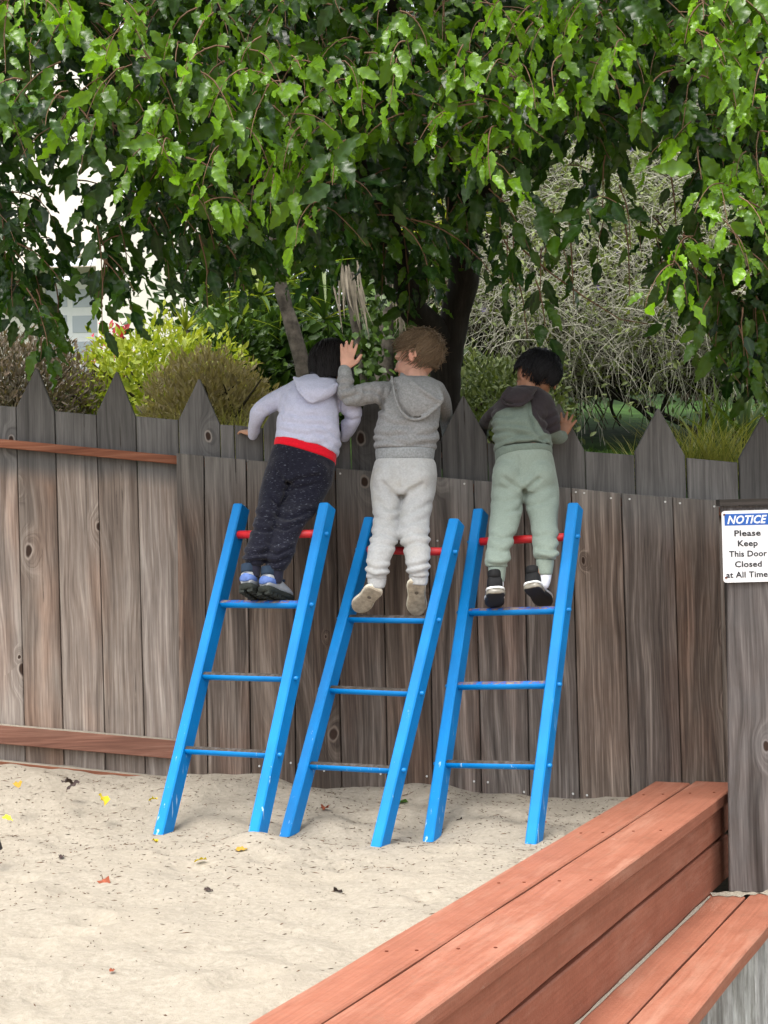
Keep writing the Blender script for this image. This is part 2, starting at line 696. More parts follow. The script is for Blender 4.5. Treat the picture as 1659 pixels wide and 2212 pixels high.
def mat_worn_patch():
    t = NT('worn_blue')
    o = t.obj()
    n = t.noise(t.vmath('MULTIPLY', o, (26, 60, 60)), 1, 4, .75)
    c = t.ramp(n, (.4, (.002, .15, .5)), (.47, (.07, .07, .28)), (.53, (.16, .13, .12)), (.65, (.26, .2, .17)))
    return t.done(t.bsdf(c, .6, None, .35))


M = {}
M['sand'] = mat_sand()
M['bench'] = mat_paint_red()
M['blue'] = mat_paint_blue()
M['worn'] = mat_worn()
M['wornblue'] = mat_worn_patch()
M['redrung'] = mat_plain('red_paint', (.58, .02, .025), .4, .5, .12, 40)
OUT_A, OUT_B = 0.0, 0.0
M['outer'] = mat_wood('fence_wood', (.115, .085, .067), (.235, .187, .155), (.42, .36, .31), (.132, .127, .122), (1.045, -.098, .045), True, 'Z', 1.15, (.72, 1.22), (1.12, .86, .72))
M['inner'] = mat_wood('cladding_wood', (.048, .033, .025), (.112, .082, .064), (.265, .208, .168), (.16, .146, .132), (1.0, -.085, .14), True, 'Z', 1.2, (.66, 1.32), (1.15, .82, .66))
M['picket'] = mat_wood('grey_picket_wood', (.062, .058, .055), (.118, .113, .108), (.21, .205, .2), (.12, .12, .12), None, True, 'Z', 1.0, (.8, 1.25))
M['rail'] = mat_wood('rail_wood', (.10, .035, .02), (.19, .072, .04), (.28, .13, .08), None, None, False, 'X', 1.0, (.9, 1.1))
M['gate'] = mat_wood('gate_wood', (.048, .038, .034), (.10, .084, .077), (.215, .192, .182), (.11, .10, .096), None, True, 'Z', 1.0, (.9, 1.1))
M['darkwood'] = mat_wood('dark_wood', (.02, .018, .016), (.04, .035, .03), (.07, .06, .055), None, None, False, 'X')
M['fascia'] = mat_wood('weathered_white_wood', (.25, .26, .25), (.42, .44, .43), (.55, .57, .56), (.2, .2, .18), None, False, 'Z', .9, (.95, 1.05))
M['nail'] = mat_plain('nail_head', (.55, .55, .53), .4, .5)
M['white'] = mat_plain('sign_white', (.80, .81, .82), .35, .5, .02)
M['signblue'] = mat_plain('sign_blue', (.01, .10, .42), .35, .5, .04)
M['ink'] = mat_plain('sign_black', (.02, .02, .025), .5, .4, .05)
M['rust'] = mat_plain('rust', (.12, .03, .015), .9, .2)
M['grass'] = mat_leaf('grass', (.035, .085, .015), (.06, .14, .025), (.50, .47, .14), .6, .35, 0)
M['leaf'] = mat_leaf('tree_leaf', (.0075, .029, .0055), (.020, .060, .009), (.20, .40, .008), .30, .38, .4)
M['bark'] = mat_wood('dark_bark', (.010, .009, .008), (.022, .018, .015), (.05, .042, .036), None, None, False, 'Z', .8)
M['twig'] = mat_plain('twig_bark', (.16, .095, .06), .8, .2, .3)
M['soil'] = mat_plain('hill_soil', (.07, .065, .035), .95, .1, .4, 6, .4)
M['lawn'] = mat_plain('lawn_ground', (.035, .075, .015), .95, .1, .4, 5, .4)
M['gravel'] = mat_plain('ground_earth', (.24, .2, .15), .95, .1, .3, 14, .4)
M['core'] = mat_plain('shrub_shade', (.02, .022, .012), .95, .1, .4, 10)  # near-black, the shade inside the tangled shrub put into the colour

# ================================================================== SETTING: ground, sand, hillside
BZ = .025                    # top of the bench
SZ = -.27                    # top of the lower step
N_DIR = Vector((A_DIR.y, -A_DIR.x, 0))
BL = PZ(530, 2212, BZ)       # a point on the sand-side edge of the bench


def bench_t(x, y):
    return (Vector((x, y, 0)) - Vector((BL.x, BL.y, 0))).dot(N_DIR)


FEET = []
_hr = random.Random(77)
HOLLOWS = []
for _i in range(64):
    _a = _hr.uniform(0, 6.28)
    HOLLOWS.append((_hr.uniform(-1.5, .9), _hr.uniform(2.5, 5.1), (math.cos(_a), math.sin(_a)), _hr.uniform(.05, .10), _hr.uniform(.03, .05), _hr.uniform(.006, .017)))


def sand_z(x, y):
    b_ = max(0, min(1, (y - 4.72) / .6))
    b_ = b_ * b_ * (3 - 2 * b_)
    z = (-.018 - .022 * x) * (1 - b_) + (.03 - .08 * x) * b_
    z += .020 * noise.noise(Vector((x * 1.6, y * 1.6, 3))) + .014 * noise.noise(Vector((x * 4.2, y * 4.2, 8))) + .012 * noise.noise(Vector((x * 8, y * 8, 1))) + .0042 * noise.noise(Vector((x * 19, y * 19, 5)))
    for hx, hy, ha, hl, hw, hd in HOLLOWS:
        dx, dy = x - hx, y - hy
        if abs(dx) < .3 and abs(dy) < .3:
            u_, v_ = dx * ha[0] + dy * ha[1], -dx * ha[1] + dy * ha[0]
            q = (u_ / hl) ** 2 + (v_ / hw) ** 2
            if q < 6:
                z += hd * (-math.exp(-q * 1.3) + .45 * math.exp(-(math.sqrt(q) - 1.45) ** 2 * 6))
    for fx, fy, fz, rad in FEET:
        d2 = ((x - fx) ** 2 + (y - fy) ** 2) / (rad * rad)
        if d2 < 9:
            k = math.exp(-d2)
            z = z * (1 - k) + fz * k
    if y > 5.0:
        z += .012 * (y - 5.0) / .4 * math.sin(x * 9)
    t = bench_t(x, y)
    if t > -.5:
        cap = BZ - .004 - .05 * max(0, min(1, (y - 3.4) / 1.6)) + .42 * max(0, -t) ** 1.6
        if z > cap - .02:
            h = max(0, min(1, (z - (cap - .02)) / .04))
            z = (cap - .02) + .02 * (1 - (1 - h) ** 2)
    return z


def make_sand():
    ys = np.concatenate([np.linspace(-1.5, 2.5, 41)[:-1], np.linspace(2.5, 5.46, 240)])
    xs = np.concatenate([np.linspace(-5, -1.7, 34)[:-1], np.linspace(-1.7, 1.25, 240), np.linspace(1.25, 1.6, 8)[1:]])
    V = [(x, y, sand_z(x, y)) for y in ys for x in xs]
    nx = len(xs)
    F = []
    for i in range(len(ys) - 1):
        for j in range(nx - 1):
            if bench_t(xs[j], ys[i]) > .06 and bench_t(xs[j + 1], ys[i + 1]) > .06:
                continue
            F.append((i * nx + j, i * nx + j + 1, (i + 1) * nx + j + 1, (i + 1) * nx + j))
    me = fast_mesh('sand', V, F)
    return kind(link('sand', me, None, M['sand']), 'structure', 'pale sandpit sand strewn with twigs and dry leaf bits')


def hill_z(x, y):
    a = max(0, min(1, (y - 5.55) / .5))
    a = a * a * (3 - 2 * a)
    z = .25 + .82 * a
    if y > 6.0:
        z += .14 * (min(y, 45) - 6.0)
    z -= .03 * x
    z += .05 * noise.noise(Vector((x * 1.3, y * 1.3, 0)))
    return z


def make_ground():
    g = Geo()
    s = 500
    V = [(-s, -s, -.72), (s, -s, -.72), (s, s, -.72), (-s, s, -.72)]
    g.add(V, [(0, 1, 2, 3)])
    kind(link('ground', g.mesh('ground'), None, M['gravel']), 'structure', 'bare earth ground')
    ys = np.concatenate([np.linspace(5.5, 9, 50)[:-1], np.linspace(9, 45, 40)[:-1], [45, 80, 200, 480]])
    xs = np.concatenate([[-400, -60, -20], np.linspace(-7, 7, 60), [20, 60, 400]])
    V = [(x, y, hill_z(x, y)) for y in ys for x in xs]
    nx = len(xs)
    F = [(i * nx + j, i * nx + j + 1, (i + 1) * nx + j + 1, (i + 1) * nx + j) for i in range(len(ys) - 1) for j in range(nx - 1)]
    kind(link('hillside', fast_mesh('hillside', V, F), None, M['lawn']), 'structure', 'grassy hillside rising behind the fence')


# ================================================================== LADDERS
PHI = R(27)
RD = Vector((math.cos(PHI), -math.sin(PHI), 0))
LADDERS = [
    dict(bl=(330, 1799), tl=(502.3, 1088.8), br=(536.5, 1789), tr=(688, 1087), d=4.79, dt=5.21,
         rungs=[((510, 1155), (676, 1153)), ((475, 1304.5), (640, 1306)), ((438, 1459.6), (605, 1465)), ((399, 1620), (572, 1630))],
         label='blue wooden ladder under the child in navy trousers, a red top rung', tread=(3, 1, 2, 2)),
    dict(bl=(602, 1804), tl=(785.4, 1117.4), br=(799.5, 1825), tr=(968.3, 1120.7), d=4.79, dt=5.21,
         rungs=[((788, 1187.5), (952, 1192)), ((748, 1336), (915, 1339)), ((706, 1489), (878, 1497)), ((666, 1653), (838, 1663))],
         label='blue wooden ladder under the fair-haired child, set lower than the other two', tread=(3, 2, 2, 2)),
    dict(bl=(912, 1815), tl=(1021, 1100), br=(1133, 1819.5), tr=(1225.6, 1087.7), d=4.79, dt=5.21,
         rungs=[((1032, 1170.6), (1216, 1159.5)), ((1008.7, 1323), (1197, 1317.6)), ((985, 1482), (1174, 1479)), ((960, 1650), (1149, 1654))],
         label='blue wooden ladder nearest the red bench, worn third rung from the top', tread=(3, 1, 1, 2)),
]
for L in LADDERS:
    k = L['d'] / FPX
    # rung width from the lower ends
    pl = P(*L['bl'], L['d'])
    s0 = (L['br'][0] - CX) / FPX
    # solve for the distance along RD that reaches the right rail's direction
    W = ((L['br'][0] - L['bl'][0]) / FPX * L['d']) / (RD.x - RD.y * s0)
    L['W'] = W
    dr = W * RD.y
    L['BL'], L['TL'] = P(*L['bl'], L['d']), P(*L['tl'], L['dt'])
    L['BR'], L['TR'] = P(*L['br'], L['d'] + dr), P(*L['tr'], L['dt'] + dr)
    for a, b in (('BL', 'TL'), ('BR', 'TR')):
        FEET.append((L[a].x + .02, L[a].y - .01, L[a].z - .004, .11))


def make_ladder(L):
    bc = (L['BL'] + L['BR']) / 2
    t = thing('ladder', L['label'], 'ladder', (bc.x, bc.y, bc.z), 'blue ladders leaning on the fence')
    inv = -Vector(t.location)
    up = (L['TL'] - L['BL']).normalized()
    fw, dp = .0365, .058
    back = RD.cross(up)
    back = (up.cross(RD)).normalized()
    if back.y < 0:
        back = -back
    rdir = (RD - up * RD.dot(up)).normalized()
    for a, b in (('BL', 'TL'), ('BR', 'TR')):
        A, B = L[a], L[b]
        u = (B - A).normalized()
        A2 = A - u * .18
        # box with chamfered front corners
        c = .004
        prof = [(c, 0), (fw - c, 0), (fw, c), (fw, dp - c), (fw - c, dp), (c, dp), (0, dp - c), (0, c)]
        V, F = [], []
        n = 8
        for i in range(n):
            q = A2.lerp(B, i / (n - 1))
            for x, y in prof:
                V.append(q + rdir * x + back * y + inv)
        # softened top
        for x, y in prof:
            V.append(B + u * .003 + rdir * (fw / 2 + (x - fw / 2) * .88) + back * (dp / 2 + (y - dp / 2) * .92) + inv)
        k = len(prof)
        for i in range(n):
            for j in range(k):
                j2 = (j + 1) % k
                F.append((i * k + j, i * k + j2, (i + 1) * k + j2, (i + 1) * k + j))
        F.append(tuple(n * k + j for j in range(k)))
        F.append(tuple(range(k))[::-1])
        g = Geo().add(V, F)
        link('rail', g.mesh('rail'), t, M['blue'])
    H = (L['TL'] - L['BL'])
    for ri, ((x0, y0), (x1, y1)) in enumerate(L['rungs']):
        # place the rung on the rails by its height in the view
        ym = (y0 + y1) / 2
        f0 = (L['bl'][1] - y0) / (L['bl'][1] - L['tl'][1])
        f1 = (L['br'][1] - y1) / (L['br'][1] - L['tr'][1])
        rad = .0132 if ri else .0135
        off = rdir * fw * .5 + back * (dp * .42)

        def along(A, B, frac_y):
            # point of the rail line A-B whose picture height matches
            lo, hi = 0., 1.
            for _ in range(30):
                mid = (lo + hi) / 2
                if proj(A.lerp(B, mid) + off)[1] > frac_y:
                    lo = mid
                else:
                    hi = mid
            return A.lerp(B, lo)
        q0 = along(L['BL'], L['TL'], y0) + off
        q1 = along(L['BR'], L['TR'], y1) + off
        d = (q1 - q0).normalized()
        a, b = q0 - d * (fw * .5 + .012), q1 + d * (fw * .5 + .012)
        n = 16
        pts = [a + d * .000, a + d * .004] + [a.lerp(b, s) for s in (.1, .5, .9)] + [b - d * .004, b]
        rr = [rad * .55, rad * .75, rad, rad, rad, rad * .75, rad * .55] if ri else [rad * .55, rad * .6, rad, rad, rad, rad * .6, rad * .55]
        # ends that pass through the rails are thinner, as dowels are
        e = fw * .5 + .012
        Ltot = (b - a).length
        pts = [a, a + d * .004, a + d * (e + fw * .45), a + d * (e + fw * .5), a.lerp(b, .5), b - d * (e + fw * .5), b - d * (e + fw * .45), b - d * .004, b]
        rr = [rad * .35, rad * .55, rad * .6, rad, rad, rad, rad * .6, rad * .55, rad * .35]
        V, F = tube(pts, rr, n)
        V = [v + inv for v in V]
        g = Geo().add(V, F)
        tr = L['tread'][ri]
        me = g.mesh('rung', True)
        mats = [M['redrung']] if ri == 0 else [M['blue'], M['worn'] if tr == 2 else M['wornblue']]
        if ri:
            for p in me.polygons:
                if p.normal.z > .42 and len(p.vertices) == 4 and rad * .9 < max((me.vertices[v].co - inv - Vector(0 for _ in range(3)) - (a + d * ((me.vertices[v].co - inv - a).dot(d)))).length for v in p.vertices):
                    p.material_index = 1
        if ri == 0:
            mats = [M['redrung'], M['blue']]
            Lh = Ltot / 2 - e - fw * .45
            for p in me.polygons:
                if abs((p.center - inv - (a + b) / 2).dot(d)) > Lh:
                    p.material_index = 1
        o = link('rung', me, t, mats)
        if ri == 0:
            o['label'] = 'red top rung'
        L.setdefault('rp', []).append(((a + b) / 2, d, rad))
    return t


# ================================================================== FENCES
YI, YO = 5.36, 5.42


def interp(tab, x):
    return float(np.interp(x, [a for a, b in tab], [b for a, b in tab]))


SL = .0285      # picture lean of plumb lines


def make_picket_fence():
    t = thing('picket_fence', 'weathered grey plank fence with pointed pickets standing behind the ladders', 'fence', (0, YO, 0))
    # (left, right, kind, left shoulder y, right shoulder y, apex x, apex y)
    B = [(-235, -142, 'f', 860, 866), (-142, -52, 'p', 864, 872, -97, 780), (-52, 34.6, 'f', 872, 879), (34.6, 118, 'p', 880, 889, 79, 796),
         (118, 208, 'f', 888, 896), (208, 293.5, 'p', 893, 901, 252, 803), (293.5, 385, 'f', 899, 907), (385, 475, 'p', 907, 915, 430, 819),
         (475, 506, 'f', 917, 919), (506, 568, 'f', 918, 925), (568, 660, 'p', 922, 930, 614, 838), (660, 757, 'f', 930, 938), (757, 850, 'p', 935, 943, 803, 848),
         (850, 953, 'f', 946, 952), (953, 1053, 'p', 945, 946, 1000.5, 856), (1053, 1160, 'f', 957, 966), (1160, 1263.5, 'p', 966, 973, 1207, 872),
         (1263.5, 1371, 'f', 975, 983), (1371, 1481, 'p', 975, 985, 1422.6, 883), (1481, 1594, 'f', 989, 999), (1594, 1703, 'p', 990, 1000, 1649, 899),
         (1703, 1812, 'f', 1008, 1016), (1812, 1920, 'p', 1010, 1020, 1866, 920), (1920, 2030, 'f', 1026, 1034)]
    for b in B:
        x0, x1 = b[0] + .9, b[1] - .9
        if b[0] == 1481:
            x0 += 2.4
        if b[0] == 1594:
            x0 += 2.4
        a0 = P(x0, b[3], YO)
        a1 = P(x1, b[4], YO)
        zb = -.14
        poly = [(a0.x, zb), (a1.x, zb), (a1.x, a1.z)]
        if b[2] == 'p':
            ap = P(b[5], b[6], YO)
            poly.append((ap.x + .003, ap.z))
            poly.append((ap.x - .003, ap.z))
        poly.append((a0.x, a0.z))
        prism('picket' if b[2] == 'p' else 'board', t, poly, YO + random.uniform(-.002, .002) - YO, .019, M['outer'], .0025)

    def rail(name, pa, pb, y0, h, thick, ext=.6, mats=None):
        A, Bp = P(*pa, y0), P(*pb, y0)
        d = (Bp - A).normalized()
        A = A - d * .9
        Bp = Bp + d * ext
        upv = Vector((0, 0, 1))
        upv = (upv - d * upv.dot(d)).normalized()
        g = Geo()
        c = (A + Bp) / 2 - upv * h / 2 + Vector((0, thick / 2, 0))
        g.box(c - A, (Bp - A) / 2, Vector((0, thick / 2, 0)), upv * h / 2)
        me = g.mesh(name)
        for p in me.polygons:
            if p.normal.z > .9:
                p.material_index = 1
        o = link(name, me, t, [M['rail'], M['sand'] if mats is None else M['rail']])
        o.location = A - Vector(t.location)
        bv = o.modifiers.new('b', 'BEVEL')
        bv.width = .003
        bv.segments = 2
        return o
    rail('rail', (0, 948), (380, 984), YI + .0185, .030, YO - YI - .0225, 2.6, 1)
    rail('rail', (0, 1566), (378, 1599), YI + .0185, .066, YO - YI - .0225, .12)
    rail('rail', (0, 1644), (357, 1680), YI + .0185, .09, YO - YI - .0225, .12)
    t.location = (0, YO, 0)
    return t


def make_board_fence():
    t = thing('board_fence', 'lower fence of broad brown vertical boards the blue ladders lean on', 'fence', (0, YI, 0))
    top = [380, 440.5, 532, 632, 724, 825, 924, 1023, 1131, 1234, 1342, 1453, 1554]
    ytop = [(380, 979), (724, 1010.5), (1023, 1037), (1240, 1055), (1342, 1066), (1453, 1074), (1560, 1081)]
    bot = [389, 449.6, 543.5, 640, 739, 838, 936, 1041, 1144.5, 1253, 1363.5, 1474, 1568]
    for i in range(12):
        xa, xb = top[i] + 1.2, top[i + 1] - 1.2
        a0 = P(xa, interp(ytop, xa) + random.uniform(-.6, .6), YI)
        a1 = P(xb, interp(ytop, xb) + random.uniform(-.6, .6), YI)
        b0 = P(bot[i] + 1.2, 1715, YI)
        b1 = P(bot[i + 1] - 1.2, 1715, YI)
        # carry the edges on below the sand
        zb = -.16
        k0 = (zb - a0.z) / (b0.z - a0.z)
        k1 = (zb - a1.z) / (b1.z - a1.z)
        poly = [(a0.x + (b0.x - a0.x) * k0, zb), (a1.x + (b1.x - a1.x) * k1, zb), (a1.x, a1.z), (a0.x, a0.z)]
        prism('board', t, poly, random.uniform(-.0025, .0025), .0175, M['inner'], .0025)
    g = Geo()
    nails = [(1342 - 22, 1076), (1360, 1078), (1437, 1084), (1469, 1087), (1543, 1094), (1128, 1053), (1147, 1052), (1244, 1063), (1262, 1065), (1003, 1045), (735, 1023), (810, 1030),
             (922, 1677), (1024, 1688), (1054, 1690), (1132, 1711), (1238, 1715), (1268, 1718), (822, 1672), (700, 1665), (628, 1648), (560, 1655), (920, 1170), (812, 1106), (945, 1168)]
    for x, y in nails:
        c = P(x, y, YI - .0035)
        g.tube([c - Vector((0, .0015, 0)), c + Vector((0, .006, 0))], [.0036, .0036], 7)
    o = link('nails', g.mesh('nails', origin=(0, YI, 0)), t, M['nail'])
    kind(o, 'stuff')
    return t


def make_gate():
    t = thing('wooden_gate', 'grey weathered plank gate beside the red bench, carrying the notice sign', 'gate', (1.3, 4.93, SZ))
    loc = Vector(t.location)
    yb = 4.93
    edges = [(1571, 1577), (1676, 1682), (1790, 1796), (1900, 1906)]
    for i in range(3):
        a0, a1 = P(edges[i][0] + 1, 1098, yb), P(edges[i + 1][0] - 1, 1098, yb)
        b0, b1 = P(edges[i][1] + 1 + 1.5 * i, 1927, yb), P(edges[i + 1][1] - 1 + 8, 1931, yb)
        if i == 0:
            b0 = P(1576.5, 1926, yb)
        poly = [(b0.x - loc.x, b0.z - loc.z), (b1.x - loc.x, b1.z - loc.z), (a1.x - loc.x, a1.z - loc.z), (a0.x - loc.x, a0.z - loc.z)]
        prism('board', t, poly, yb - loc.y, .02, M['gate'], .003)
    a, b = P(1555, 1079, yb - .012), P(1915, 1071, yb - .012)
    g = Geo()
    h = .020
    c = (a + b) / 2 - Vector((0, -.03, h / 2))
    g.box(c - loc, (b - a) / 2, (0, .03, 0), (0, 0, h / 2))
    link('cap_rail', g.mesh('cap_rail'), t, M['darkwood'])
    a, b = P(1558, 1094, yb + .004), P(1915, 1088, yb + .004)
    g = Geo()
    c = (a + b) / 2 - Vector((0, -.012, .009))
    g.box(c - loc, (b - a) / 2, (0, .012, 0), (0, 0, .010))
    link('rail', g.mesh('rail'), t, M['gate'])
    # frame rails behind the boards
    for z in (-.1, .7):
        g = Geo()
        g.box(Vector((1.5, 4.97, z)) - loc, (.33, 0, 0), (0, .019, 0), (0, 0, .045))
        link('frame_rail', g.mesh('frame_rail'), t, M['darkwood'])
    # added dark box beside the cladding, standing in for the shade in the gap
    p = thing('gap_filler', 'added dark filler for the shade in the gap between fence and gate', 'filler', (1.15, 5.06, SZ - .3))
    g = Geo()
    g.box((.02, .03, .72), (.045, 0, 0), (0, .03, 0), (0, 0, .74))
    link('filler_box', g.mesh('filler_box'), p, M['darkwood'])
    return t


def make_sign():
    ys = 4.918
    c0, c1 = P(1556, 1103, ys), P(1668, 1258.5, ys)
    W, H = .1615, .229
    cx, cz = c0.x + W / 2 + .003, (c0.z + c1.z) / 2 + .001
    t = thing('notice_sign', 'white notice sign with blue header asking to keep the door closed', 'sign', (cx, ys, cz - H / 2))
    t.rotation_euler = (0, R(.15), 0)
    rr = .010
    out = []
    for sx, sz, a0 in ((1, 1, 0), (-1, 1, 90), (-1, -1, 180), (1, -1, 270)):
        for k in range(5):
            a = R(a0 + k * 22.5)
            out.append((sx * (W / 2 - rr) + rr * math.cos(a), H / 2 + sz * (H / 2 - rr) + rr * math.sin(a)))
    n = len(out)
    V = [(x, 0, z) for x, z in out] + [(x, .002, z) for x, z in out]
    F = [tuple(range(n)), tuple(range(n, 2 * n))[::-1]] + [(n + i, n + (i + 1) % n, (i + 1) % n, i) for i in range(n)]
    link('panel', Geo().add(V, F).mesh('panel'), t, M['white'])
    k = ys / FPX
    g = Geo()
    g.box((0, -.0006, H - .0285), (W / 2 - .009, 0, 0), (0, .0004, 0), (0, 0, .0185))
    link('header', g.mesh('header'), t, M['signblue'])

    def text(s, size, z, mat, shear=0., bold=0., wid=None, name='lettering'):
        cu = bpy.data.curves.new('t', 'FONT')
        cu.body = s
        cu.size = size
        cu.align_x = 'CENTER'
        cu.shear = shear
        cu.offset = bold
        cu.space_character = 1.04
        cu.resolution_u = 3
        ob = bpy.data.objects.new('t', cu)
        COL.objects.link(ob)
        dg = bpy.context.evaluated_depsgraph_get()
        me = bpy.data.meshes.new_from_object(ob.evaluated_get(dg))
        bpy.data.objects.remove(ob)
        xs = [v.co.x for v in me.vertices]
        f = wid / (max(xs) - min(xs)) if wid else 1
        mx = (max(xs) + min(xs)) / 2
        for v in me.vertices:
            v.co = Vector(((v.co.x - mx) * f, -.0013, v.co.y + z))
        me.materials.clear()
        o = link(name, me, t, mat)
        return o
    text('NOTICE', .0355, H - .041, M['white'], .28, .0011, .127)
    for s, y, wd in (('Please', 1157.5, 57), ('Keep', 1179.5, 43), ('This Door', 1202, 82), ('Closed', 1224.5, 58), ('at All Times', 1247, 97)):
        z = P(1611, y, ys).z - (cz - H / 2)
        text(s, .0265, z, M['ink'], 0, .0006, wd * k)
    for x, z in ((-W / 2 + .008, .016), (-W / 2 + .008, H - .012), (W / 2 - .008, H - .012), (W / 2 - .008, .016)):
        g = Geo()
        g.tube([(x, -.004, z), (x, .0, z)], .0032, 8)
        link('screw', g.mesh('screw'), t, M['rust'])
    return t


# ================================================================== BENCH AND STEP
def make_bench():
    # planks as seen along the long direction; e0.. are perpendicular offsets from the sand-side edge
    e_seam = (PZ(690, 2212, BZ) - BL).dot(N_DIR)
    e_right = (PZ(891, 2212, BZ) - BL).dot(N_DIR)
    t = thing('sandpit_bench', 'long red-brown painted plank bench edging the sandpit, with two front boards', 'bench', (BL.x, BL.y, SZ))
    loc = Vector(t.location)

    def line(off, z, y0, y1):
        b = Vector((BL.x, BL.y, 0)) + N_DIR * off
        s0 = (y0 - b.y) / A_DIR.y
        s1 = (y1 - b.y) / A_DIR.y
        p, q = b + A_DIR * s0, b + A_DIR * s1
        p.z = q.z = z
        return p - loc, q - loc
    yend = 5.335
    dn = Vector((0, 0, -1))
    gap = .006
    p, q = line(e_seam / 2 - gap / 4, BZ, -.6, yend)
    plank('plank', t, p, q, N_DIR, e_seam - gap, dn, .036, M['bench'], .004, .003)
    p, q = line((e_seam + e_right) / 2 + gap / 4, BZ + .001, -.6, yend - .03)
    plank('plank', t, p, q, N_DIR, e_right - e_seam - gap, dn, .036, M['bench'], .004, .003)
    # front boards
    face = e_right - .016
    h1 = .098
    z1 = BZ - .036 - .005
    p, q = line(face, z1 - h1 / 2, -.6, yend - .16)
    plank('front_board', t, p, q, dn, h1, -N_DIR, .036, M['bench'], .004, .0035)
    z2 = z1 - h1 - .011
    p, q = line(face - .004, (z2 + SZ) / 2, -.6, yend - .16)
    plank('front_board', t, p, q, dn, z2 - SZ - .001, -N_DIR, .036, M['bench'], .004, .0035)
    p, q = line(face - .022, z1 - h1 - .008, -.6, yend - .17)
    plank('backing', t, p, q, dn, .05, -N_DIR, .02, M['bench'], .002)
    # back side below the sand
    p, q = line(.03, BZ - .036 - .09, -.6, yend - .1)
    plank('back_board', t, p, q, dn, .17, N_DIR, .03, M['bench'], .003)
    # lower step
    s = thing('wooden_step', 'lower red-brown plank step below the bench with grey weathered front', 'step', (BL.x, BL.y, SZ - .4))
    loc = Vector(s.location)
    f0 = face
    fs = (PZ(1351, 2212, SZ) - BL).dot(N_DIR)
    fr = (PZ(1483, 2212, SZ) - BL).dot(N_DIR)
    print('bench widths', e_seam, e_right - e_seam, 'step', fs - f0, fr - fs)
    p, q = line((f0 + fs) / 2 - .011, SZ, -.6, 4.925)
    plank('plank', s, p, q, N_DIR, fs - f0 + .016, dn, .036, M['bench'], .004, .002)
    p, q = line((fs + fr) / 2 + .001, SZ, -.6, 4.91)
    plank('plank', s, p, q, N_DIR, fr - fs - .005, dn, .036, M['bench'], .004, .002)
    # sand that has drifted against the riser and under the gate
    def drift(name, lab, pts, wid, seed):
        r = random.Random(seed)
        V, F = [], []
        n = len(pts)
        for i, (q, wv) in enumerate(pts):
            k = max(.08, .75 + 1.5 * noise.noise(Vector((i * .31, seed, 0))))
            h = .008 * k
            V += [q, q + wv * wid * .35 * k + Vector((0, 0, h * .6)) - Vector((0, 0, 0)), q + wv * wid * k + Vector((0, 0, .0005))]
            V[-3] = q + Vector((0, 0, h))
        for i in range(n - 1):
            a = i * 3
            F += [(a, a + 1, a + 4, a + 3), (a + 1, a + 2, a + 5, a + 4)]
        g = Geo().add(V, F)
        o = link(name, g.mesh(name, True), None, M['sand'])
        kind(o, 'stuff', lab)
    pr, qr = line(face + .001, SZ + .0015, 1.5, 4.9)
    drift('sand_drift', 'thin line of sand drifted along the foot of the bench front', [(pr.lerp(qr, i / 70) + loc, N_DIR) for i in range(71)], .008, 3)
    pr, qr = line(face, SZ + .0015, 4.925, 4.925)
    e0 = pr + loc
    drift('sand_drift', 'sand drifted over the far end of the step under the gate', [(Vector((e0.x + .42 * i / 40, 4.935, SZ + .0015)), Vector((0, -1, 0))) for i in range(41)], .04, 9)
    sc_i = 0
    for yy in (2.05, 2.65, 3.3, 3.9, 4.5, 5.1):
        for off, zz in ((e_seam * .3, BZ + .001), (e_seam * .75, BZ + .001), (e_seam + (e_right - e_seam) * .3, BZ + .002), (e_seam + (e_right - e_seam) * .75, BZ + .002)):
            b = Vector((BL.x, BL.y, 0)) + N_DIR * off
            c = b + A_DIR * ((yy - b.y) / A_DIR.y) - Vector(t.location)
            c.z = zz - SZ
            g = Geo()
            g.tube([c - Vector((0, 0, .004)), c + Vector((0, 0, .0004))], .0042, 8)
            link('screw', g.mesh('screw'), t, M['rust'])
    # weathered front made of short upright boards
    y = -.6
    b0 = Vector((BL.x, BL.y, 0)) + N_DIR * (fr - .025)
    sp = (y - b0.y) / A_DIR.y
    send = (5.05 - b0.y) / A_DIR.y
    while sp < send:
        wd = random.uniform(.13, .15)
        c = b0 + A_DIR * (sp + wd / 2)
        top = Vector((c.x, c.y, SZ - .04)) - loc
        botm = Vector((c.x, c.y, SZ - .40)) - loc
        plank('front_board', s, botm, top, A_DIR, wd - .006, -N_DIR, .02, M['fascia'], .003)
        sp += wd
    return t


# ================================================================== build: structure first
make_ground()
make_sand()
make_picket_fence()
make_board_fence()
make_gate()
make_bench()
make_sign()
for L in LADDERS:
    make_ladder(L)


